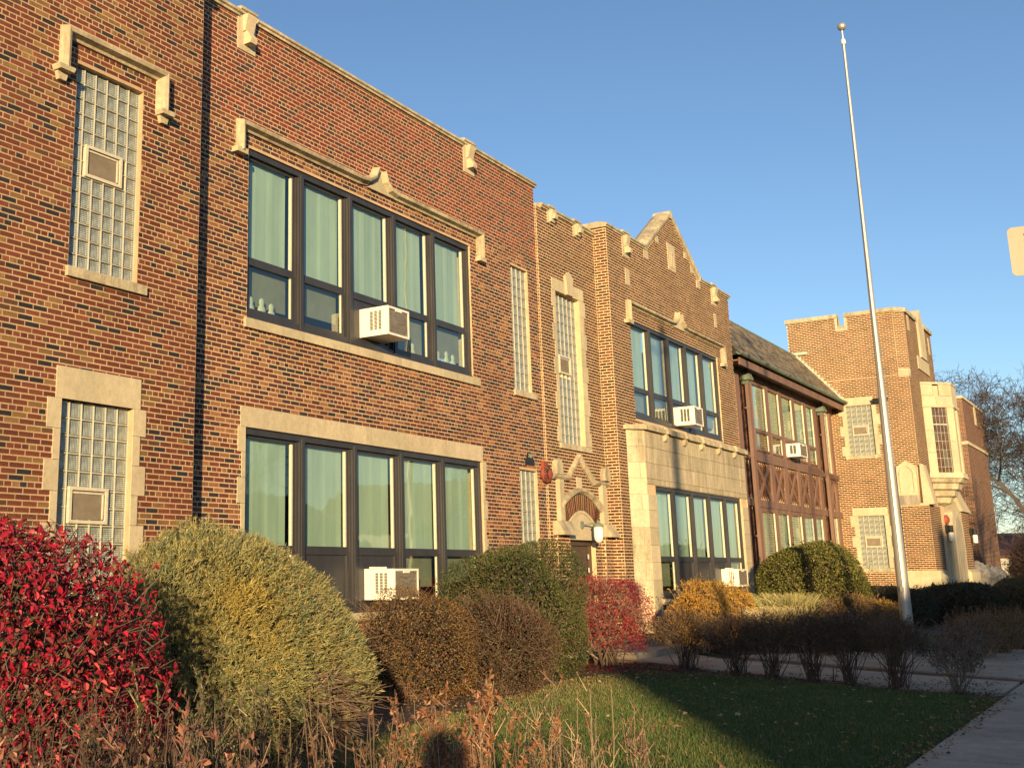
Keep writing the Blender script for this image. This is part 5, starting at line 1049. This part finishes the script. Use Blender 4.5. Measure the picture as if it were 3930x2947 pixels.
LP2 = [(27.9, -8.2), (45, -8.2), (44, -6.6), (34, -5.4), (28.6, -6.2)]; farl = struct(sheet('far_lawn', LP2, .0, 'turf'))
n = 30000; G2 = np.c_[rng.uniform(27.8, 45, n), rng.uniform(-8.2, -5.3, n)]; G2 = G2[inpoly(G2, LP2)]; blades('far_lawn_grass', G2, .06, pick([((.045, .09, .016), .6), ((.06, .10, .02), .4)], len(G2)))
def litter(name, n, x0, x1, y0, y1, L, pal, z=0.0, poly=None):
    P = np.c_[rng.uniform(x0, x1, n), rng.uniform(y0, y1, n)]
    if poly: P = P[inpoly(P, poly)]
    n = len(P); P = np.c_[P, np.full(n, z)+rng.uniform(.004, .02, n)]; an = rng.random(n)*2*PI; D = unit(np.c_[np.cos(an), np.sin(an), rng.uniform(-.1, .35, n)]); N = unit(rng.normal(size=(n, 3))*.35+[[0, 0, 1]]); N = unit(N-D*np.sum(N*D, axis=1, keepdims=True)); Ls = L*rng.uniform(.5, 1.3, n)
    V, F = leaf_quads(P, D, N, Ls, Ls*.7); return stuff(link(name, np_mesh(name, V, F, 'leaf', pick(pal, n))))
DRY = [((.30, .17, .08), .4), ((.22, .12, .06), .3), ((.40, .26, .12), .3)]
BED = [(5, -8.1), (17.9, -8.1), (18.7, -6), (20.4, -3.1), (20.8, -2.2), (20.9, -.4), (5, -.4)]
litter('bark_litter', 9000, 8, 20.9, -3.4, -.4, .035, [((.10, .07, .05), .5), ((.17, .12, .08), .3), ((.24, .15, .08), .2)], -.012)
litter('leaf_litter', 1500, 8, 20.9, -8, -2.0, .05, DRY, 0, BED); litter('red_leaf_litter', 700, 18.6, 21.0, -3.2, -1.2, .045, RED2, -.01)
litter('edge_litter', 900, 8, 18, -8.42, -8.0, .035, DRY+[((.08, .055, .04), .6)], .02); litter('path_litter', 260, 17.5, 28, -8.2, -2.5, .05, DRY, .018); litter('row_mulch', 2500, 17.6, 19.7, -8.1, -2.6, .04, [((.07, .045, .035), 1)], .0)
fm = []
for q in range(6):
    A = [(math.cos(a), math.sin(a)) for a in np.linspace(0, 2*PI, 10, endpoint=False)]; V = [(0, 0, .25)]+[(x_*(1 if i % 2 == 0 else .55), y_*(1 if i % 2 == 0 else .55), random.uniform(-.05, .45)) for i, (x_, y_) in enumerate(A)]
    me = bpy.data.meshes.new('fallen_leaf'); me.from_pydata(V, [], [(0, i+1, (i+1) % 10+1) for i in range(10)]); at = me.attributes.new('col', 'FLOAT_COLOR', 'FACE'); c = [(.42, .22, .09), (.48, .30, .14), (.33, .16, .08), (.40, .28, .13), (.28, .13, .07), (.5, .36, .18)][q]
    for i in range(10): at.data[i].color = (*c, 1)
    me.materials.append(M['leaf']); fm.append(me)
k = 0
while k < 210:
    x_, y_ = random.uniform(8.5, 18.8), random.uniform(-8.1, -2.3)
    if random.random() > (1.0 if y_ > -4.6 else .5) or not inpoly(np.array([[x_, y_]]), LP)[0]: continue
    o = bpy.data.objects.new('fallen_leaf', fm[k % 6]); sc.collection.objects.link(o); s = random.uniform(.022, .05); o.scale = (s, s, s); o.location = (x_, y_, .02); o.rotation_euler = (random.uniform(-.4, .4), random.uniform(-.4, .4), random.uniform(0, 6))
    tag(o, 'dry tan fallen leaf lying on the lawn', 'leaf', 'fallen leaves on the lawn'); k += 1
# ================================================================== STREET FURNITURE
fpole = thing('flagpole', 'tall tapered aluminium flagpole with a ball finial and no flag', 'flagpole', (25.5, -5.75, 0)); bpy.context.view_layer.update()
fx, fy = 25.5, -5.72; HP = 13.05
mb = MB(); mb.cyl((fx, fy, .02), (fx, fy, .30), .19, .135, 18); mb.build('flash_collar', 'alu', fpole)
jz = [.30, 2.6, 5.0, 6.8, 9.6, HP]; jr_ = [.118, .100, .078, .056, .041, .029]
for i in range(5):
    mb = MB(); mb.cyl((fx, fy, jz[i]), (fx, fy, jz[i+1]), jr_[i], jr_[i+1], 20); mb.cyl((fx, fy, jz[i+1]-.02), (fx, fy, jz[i+1]+.015), jr_[i+1]+.004, k=20); mb.build('shaft', 'alu', fpole, smooth=False)
MB().lathe((fx, fy, HP), [(.04, 0), (.05, .03), (.045, .10), (.02, .14), (0, .14)], 16).build('truck', 'white', fpole, smooth=True)
MB().cyl((fx, fy, HP+.12), (fx, fy, HP+.36), .012, k=8).build('spindle', 'white', fpole)
MB().lathe((fx, fy, HP+.33), [(0, 0)]+[(.095*math.sin(t), .095-.095*math.cos(t)) for t in np.linspace(.15, PI-.1, 12)]+[(0, .19)], 22).build('ball', 'alu', fpole, smooth=True)
MB().box(fx-.16, fx-.11, fy-.03, fy+.03, 1.2, 1.3).build('cleat', 'alu', fpole)
mb = MB(); mb.cyl((fx-.14, fy-.02, 1.25), (fx-.075, fy-.01, HP), .004, k=5); mb.build('halyard', 'white', fpole)
sg = thing('street_sign', 'back of a bare metal street sign at the right edge against the sky', 'sign', (9.0, -9.9, 0)); bpy.context.view_layer.update()
sgf = Face(8.98, -9.90, (.12, -.993), (-.993, -.12))
def rrect(w_, z0, z1, r, k=5):
    o = []
    for cx_, cz, a0 in ((w_-r, z1-r, 0), (-w_+r, z1-r, PI/2), (-w_+r, z0+r, PI), (w_-r, z0+r, 1.5*PI)):
        for i in range(k+1): o.append((cx_+r*math.cos(a0+i*PI/2/k), cz+r*math.sin(a0+i*PI/2/k)))
    return o
mb = MB(); sgf.poly(mb, rrect(.225, 3.63, 3.98, .035), 0, .004); mb.build('sign_plate', 'signback', sg)
MB().cyl((9.03, -9.9, 0), (9.03, -9.9, 4.03), .03, k=10).build('post', 'alu', sg)
for z in (3.72, 3.90):
    mb = MB(); sgf.box(mb, -.12, .12, .004, .014, z-.018, z+.018); mb.build('clamp', 'cream', sg); mb = MB(); sgf.box(mb, -.125, .125, .005, .016, z-.024, z-.019); sgf.box(mb, -.125, .125, .005, .016, z+.019, z+.024); mb.build('clamp_edge', 'black', sg)
def upole(x, y, h, r, label, arms=True, trans=False):
    t = thing('utility_pole' if arms else 'street_light_pole', label, 'utility pole' if arms else 'street light', (x, y, 0)); bpy.context.view_layer.update()
    MB().cyl((x, y, 0), (x, y, h), r, r*.7, 12).build('pole', 'roof' if arms else 'alu', t)
    if arms:
        MB().box(x-.7, x+.7, y-.05, y+.05, h-.66, h-.58).build('crossarm', 'roof', t)
        for dx in (-.6, .6): MB().cyl((x+dx, y, h-.58), (x+dx, y, h-.44), .04, k=8).build('insulator', 'copper', t)
    else:
        mb = MB(); mb.cyl((x, y, h-.1), (x, y-1.8, h+.3), .04, k=8); mb.box(x-.15, x+.15, y-2.4, y-1.7, h+.25, h+.37); mb.build('lamp_arm', 'alu', t)
    if trans: MB().cyl((x+.30, y, h-9.6), (x+.30, y, h-9.0), .16, k=14).build('transformer', 'signback', t)
    return t
upole(5.83, -13.6, 11.3, .14, 'wooden utility pole with a small equipment can across the verge behind the camera', True, True)
upole(14.4, -13.6, 13.3, .10, 'slender street light pole beside the kerb'); 
upole(19.6, -13.6, 8.8, .07, 'thin metal street light pole farther along the kerb', False)
for k in range(2):
    mb = MB(); A = Vector((5.23+k*1.2, -13.6, 10.86)); B = Vector((13.8+k*1.2, -13.6, 12.86)); pr_ = A
    for i in range(1, 17):
        t_ = i/16; q = A.lerp(B, t_)-Vector((0, 0, .5*4*t_*(1-t_))); mb.cyl(pr_, q, .012, k=4); pr_ = q
    tag(mb.build('overhead_wire', 'black'), ['overhead wire on the road side between the two crossarms', 'overhead wire on the school side between the two crossarms'][k], 'wire', 'overhead wires')
# ================================================================== TREES
def tree_mesh(h, spread, seed, depth=6, tr=.30, fork=2.2):
    rs = np.random.default_rng(seed); S = []
    def grow(p, d, L, r, lv):
        n = 3 if lv < 3 else 2; q = p
        for i in range(n):
            d2 = d+rs.normal(size=3)*(.10 if lv < 2 else .22)+np.array([0, 0, .03*(lv < 3)]); d2 /= np.linalg.norm(d2); e = q+d2*L/n; r2 = r*(.90 if lv < depth else .7); S.append((q, e, r, r2)); q, r, d = e, r2, d2
            if lv > 0 and lv < depth and rs.random() < .55 and i < n-1: side_(q, d, L*.6, r*.6, lv+1)
        if lv < depth:
            for _ in range(3 if lv < 2 else (3 if rs.random() < .35 else 2)): side_(q, d, L*rs.uniform(.68, .86), r*rs.uniform(.58, .76), lv+1)
    def side_(q, d, L, r, lv):
        a = rs.normal(size=3); a -= d*(a@d); a /= np.linalg.norm(a); t = rs.uniform(.35, .85)*spread; d2 = d*math.cos(t)+a*math.sin(t)+np.array([0, 0, .10]); d2 /= np.linalg.norm(d2); grow(q, d2, L, max(r, .011), lv)
    grow(np.zeros(3), np.array([0, 0, 1.]), h*.22, tr, 0)
    return S
def tree(S, name, label, loc, scale=1, rot=0, col=((.062, .050, .043), .09), group='bare street trees'):
    t = thing(name, label, 'tree', loc, group); bpy.context.view_layer.update()
    c, s = math.cos(rot), math.sin(rot); R = np.array([[c, -s, 0], [s, c, 0], [0, 0, 1]])*scale
    P0 = np.array([q[0] for q in S])@R.T+np.array(loc); P1 = np.array([q[1] for q in S])@R.T+np.array(loc); R0 = np.array([q[2] for q in S])*scale; R1 = np.array([q[3] for q in S])*scale
    big = R0 > .10*scale
    for nm, m in (('trunk', big), ('crown', ~big)):
        n = int(m.sum()); V, F = segs(P0[m], P1[m], np.maximum(R0[m]*.85, .0065), np.maximum(R1[m]*.85, .005)); o = link(nm, np_mesh(nm, V, F, 'bark', np.repeat(np.array([col[0]])*rng.uniform(.8, 1.25, (n, 1)), 3, axis=0)), t)
        if nm == 'crown': stuff(o)
    return t
T1 = tree_mesh(16, 1.2, 5, 9, .34); T2 = tree_mesh(14, 1.0, 11, 8, .28); T3 = tree_mesh(12, 1.0, 23, 6, .22)
tree(T1, 'locust_tree', 'big wide bare tree at the right edge beyond the school', (77.0, -3.6, 0), 1.16, 2.2)
tree(T2, 'locust_tree', 'smaller bare tree rising behind the far wing', (100, 3.2, 0), 1.28, .7)
tree(T2, 'locust_tree', 'bare tree farthest away at the right edge', (108, -3.0, 0), .75, 2.9)
tree(T3, 'maple_tree', 'bare tree beside the far sidewalk that shades the far wing', (51.5, -13.2, 0), 1.0, 0)
tree(T3, 'maple_tree', 'bare tree shading the far wing from the verge', (45.5, -13.4, 0), .9, 2)
tree(T2, 'locust_tree', 'bare tree across the street opposite the main block', (22, -28, 0), .85, 1.5)
tree(T3, 'maple_tree', 'unseen bare tree added by the brick house to soften the lawn shadow edge', (-26.2, -29.3, 0), .72, 1); tree(T3, 'maple_tree', 'bare tree across the street opposite the tower', (44, -29, 0), 1.1, 4)  # first tree is unseen, added to feather the shadow edge on the lawn
# ================================================================== HOUSES across the street
def house(name, label, x0, x1, y0, y1, eave, ridge, along='x', chimney=None, wallm='siding'):
    t = thing(name, label, 'house', ((x0+x1)/2, (y0+y1)/2, 0), 'houses across the street'); bpy.context.view_layer.update()
    mb = MB(); mb.box(x0, x1, y0, y1, 0, eave)
    xm, ym = (x0+x1)/2, (y0+y1)/2
    if along == 'x': mb.prism([(x0, y0, eave), (x0, y1, eave), (x0, ym, ridge)], [(x1, y0, eave), (x1, y1, eave), (x1, ym, ridge)])
    else: mb.prism([(x0, y0, eave), (x1, y0, eave), (xm, y0, ridge)], [(x0, y1, eave), (x1, y1, eave), (xm, y1, ridge)])
    mb.build('wall', wallm, t); mb = MB(); o = .45; dz = .12
    if along == 'x':
        k = (ridge-eave)/(ym-y0)
        for s in (-1, 1): ye = ym+s*((y1-y0)/2+o); ze = eave-k*o; mb.prism([(x0-o, ye, ze+.02), (x0-o, ym, ridge+.02), (x0-o, ym, ridge+.18), (x0-o, ye, ze+.18)], [(x1+o, ye, ze+.02), (x1+o, ym, ridge+.02), (x1+o, ym, ridge+.18), (x1+o, ye, ze+.18)])
    else:
        k = (ridge-eave)/(xm-x0)
        for s in (-1, 1): xe = xm+s*((x1-x0)/2+o); ze = eave-k*o; mb.prism([(xe, y0-o, ze+.02), (xm, y0-o, ridge+.02), (xm, y0-o, ridge+.18), (xe, y0-o, ze+.18)], [(xe, y1+o, ze+.02), (xm, y1+o, ridge+.02), (xm, y1+o, ridge+.18), (xe, y1+o, ze+.18)])
    mb.build('roof', 'roof', t)
    if chimney: MB().box(chimney[0]-.5, chimney[0]+.5, chimney[1]-.5, chimney[1]+.5, eave, chimney[2]).build('chimney', 'roof', t)
    nw = max(2, int((x1-x0)/2.6))
    for fl in range(2 if eave > 5 else 1):
        for i in range(nw):
            cx_ = x0+(i+.5)*(x1-x0)/nw; z = 1.0+fl*2.9; w_ = MB()
            for q in ((cx_-.55, cx_+.55, z+1.4, z+1.5), (cx_-.55, cx_+.55, z-.1, z), (cx_-.55, cx_-.45, z, z+1.4), (cx_+.45, cx_+.55, z, z+1.4), (cx_-.45, cx_+.45, z+.67, z+.73)): w_.box(q[0], q[1], y1, y1+.06, q[2], q[3])
            wn = w_.build('window', 'white', t); MB().box(cx_-.45, cx_+.45, y1, y1+.02, z, z+1.4).build('pane', 'dark', wn)
    return t
house('brick_house', 'two storey brick house across the street behind the camera', -28.7, -16.5, -43, -31, 7.9, 9.3, 'x', None, 'roof')
house('frame_house', 'taller house with a chimney across the street', -12.5, 0.5, -44, -31, 8.4, 9.9, 'x', (-4, -35, 11.6))
house('frame_house', 'gabled pale house across the street opposite the main block', 27, 36, -42, -31, 4.6, 8.2, 'y')
house('frame_house', 'low pale house across the street opposite the stone bay', 48, 59, -42, -31, 3.4, 6.4, 'x')
house('frame_house', 'second gabled house across the street opposite the tower', 68, 78, -42, -31, 4.6, 8.0, 'y')
house('distant_house', 'far red roofed house low behind the bare hedge at the right edge', 112, 126, 1.0, 9.0, 2.6, 4.5, 'y', None)

# ================================================================== THE PHOTOGRAPHER (behind the lens, seen only as a shadow on the hedge)
M['skin'] = mat('skin', (.45, .27, .19), .6); M['cloth'] = mat('dark_jacket', (.03, .035, .05), .9, noise=[(9, .8, 1.2, 3, S1)]); M['jeans'] = mat('jeans', (.05, .07, .12), .9, noise=[(20, .8, 1.2, 3, S1)]); M['hair'] = mat('brown_hair', (.05, .03, .02), .7)
pf = Vector((.8545, .5195, 0)); prt = Vector((.5195, -.8545, 0)); pc = Vector((0, -10.392673, 0)) - pf*.46
per = thing('person', 'person in a dark jacket and jeans holding up a phone with both hands', 'person', tuple(pc)); bpy.context.view_layer.update()
def W_(r, f, z): return tuple(pc+prt*r+pf*f+Vector((0, 0, z)))
def skinned(name, pts, edges, radii, material, root=0, sub=2):
    me = bpy.data.meshes.new(name); me.from_pydata([W_(*p) for p in pts], edges, []); o = link(name, me, per)
    sk = o.modifiers.new('s', 'SKIN'); sv = me.skin_vertices[0].data if me.skin_vertices else None
    if sv is None:
        bpy.context.view_layer.objects.active = o; sv = me.skin_vertices[0].data
    for i, r in enumerate(radii): sv[i].radius = (r, r) if not isinstance(r, tuple) else r
    sv[root].use_root = True; ss = o.modifiers.new('b', 'SUBSURF'); ss.levels = ss.render_levels = sub
    bpy.context.view_layer.update(); me2 = bpy.data.meshes.new_from_object(o.evaluated_get(bpy.context.evaluated_depsgraph_get()))
    o.modifiers.clear(); o.data = me2; me2.materials.clear(); me2.materials.append(M[material]); me2.polygons.foreach_set('use_smooth', [True]*len(me2.polygons)); return o
bp = [(0, 0, .98), (0, 0, 1.14), (0, .01, 1.32), (0, 0, 1.46), (0, .01, 1.53), (0, .04, 1.60), (0, .04, 1.70),
      (.19, 0, 1.43), (.24, .06, 1.17), (.16, .30, 1.38), (.085, .41, 1.58), (-.19, 0, 1.43), (-.24, .06, 1.17), (-.16, .30, 1.38), (-.085, .41, 1.58),
      (.10, 0, .92), (.11, .02, .50), (.11, -.02, .09), (.12, .14, .045), (-.10, 0, .92), (-.12, .03, .50), (-.13, 0, .09), (-.14, .16, .045)]
be = [(0, 1), (1, 2), (2, 3), (3, 4), (4, 5), (5, 6), (3, 7), (7, 8), (8, 9), (9, 10), (3, 11), (11, 12), (12, 13), (13, 14), (0, 15), (15, 16), (16, 17), (17, 18), (0, 19), (19, 20), (20, 21), (21, 22)]
br_ = [(.16, .11), (.15, .10), (.17, .12), (.11, .09), .055, .085, .085, .065, .052, .042, .030, .065, .052, .042, .030, .095, .062, .045, .045, .095, .062, .045, .045]
skinned('body', bp, be, br_, 'cloth')
MB().lathe(W_(0, .04, 1.52), [(.045, 0), (.06, .02), (.078, .06), (.088, .12), (.09, .17), (.078, .22), (.045, .25), (0, .26)], 18).build('head', 'skin', per, smooth=True)
MB().lathe(W_(0, .02, 1.60), [(.095, 0), (.102, .06), (.095, .12), (.06, .17), (0, .185)], 18).build('hair', 'hair', per, smooth=True)
for s_ in (-1, 1):
    c = (s_*.085, .415, 1.60); fp_, fe, fr = [c, (s_*.088, .43, 1.635)], [(0, 1)], [.022, .024]
    for k, (dz, ln) in enumerate(((.050, .9), (.030, 1.0), (.010, .95), (-.010, .75))):
        i = len(fp_); fp_ += [(s_*.080, .445, 1.635+dz*.6), (s_*(.080-.012), .452, 1.64+dz), (s_*(.080-.03*ln), .444, 1.645+dz)]; fe += [(1, i), (i, i+1), (i+1, i+2)]; fr += [.009, .0085, .0075]
    i = len(fp_); fp_ += [(s_*.07, .425, 1.605), (s_*.045, .428, 1.612)]; fe += [(0, i), (i, i+1)]; fr += [.010, .009]
    skinned('hand', fp_, fe, fr, 'skin', 0, 1)
ph_ = thing('smartphone', 'black smartphone held up level in both hands', 'phone', W_(0, .44, 1.65)); bpy.context.view_layer.update()
mb = MB(); mb.hexa([W_(r, f, z) for z in (1.61, 1.69) for r, f in ((-.08, .436), (.08, .436), (.08, .444), (-.08, .444))]); mb.build('case', 'black', ph_)
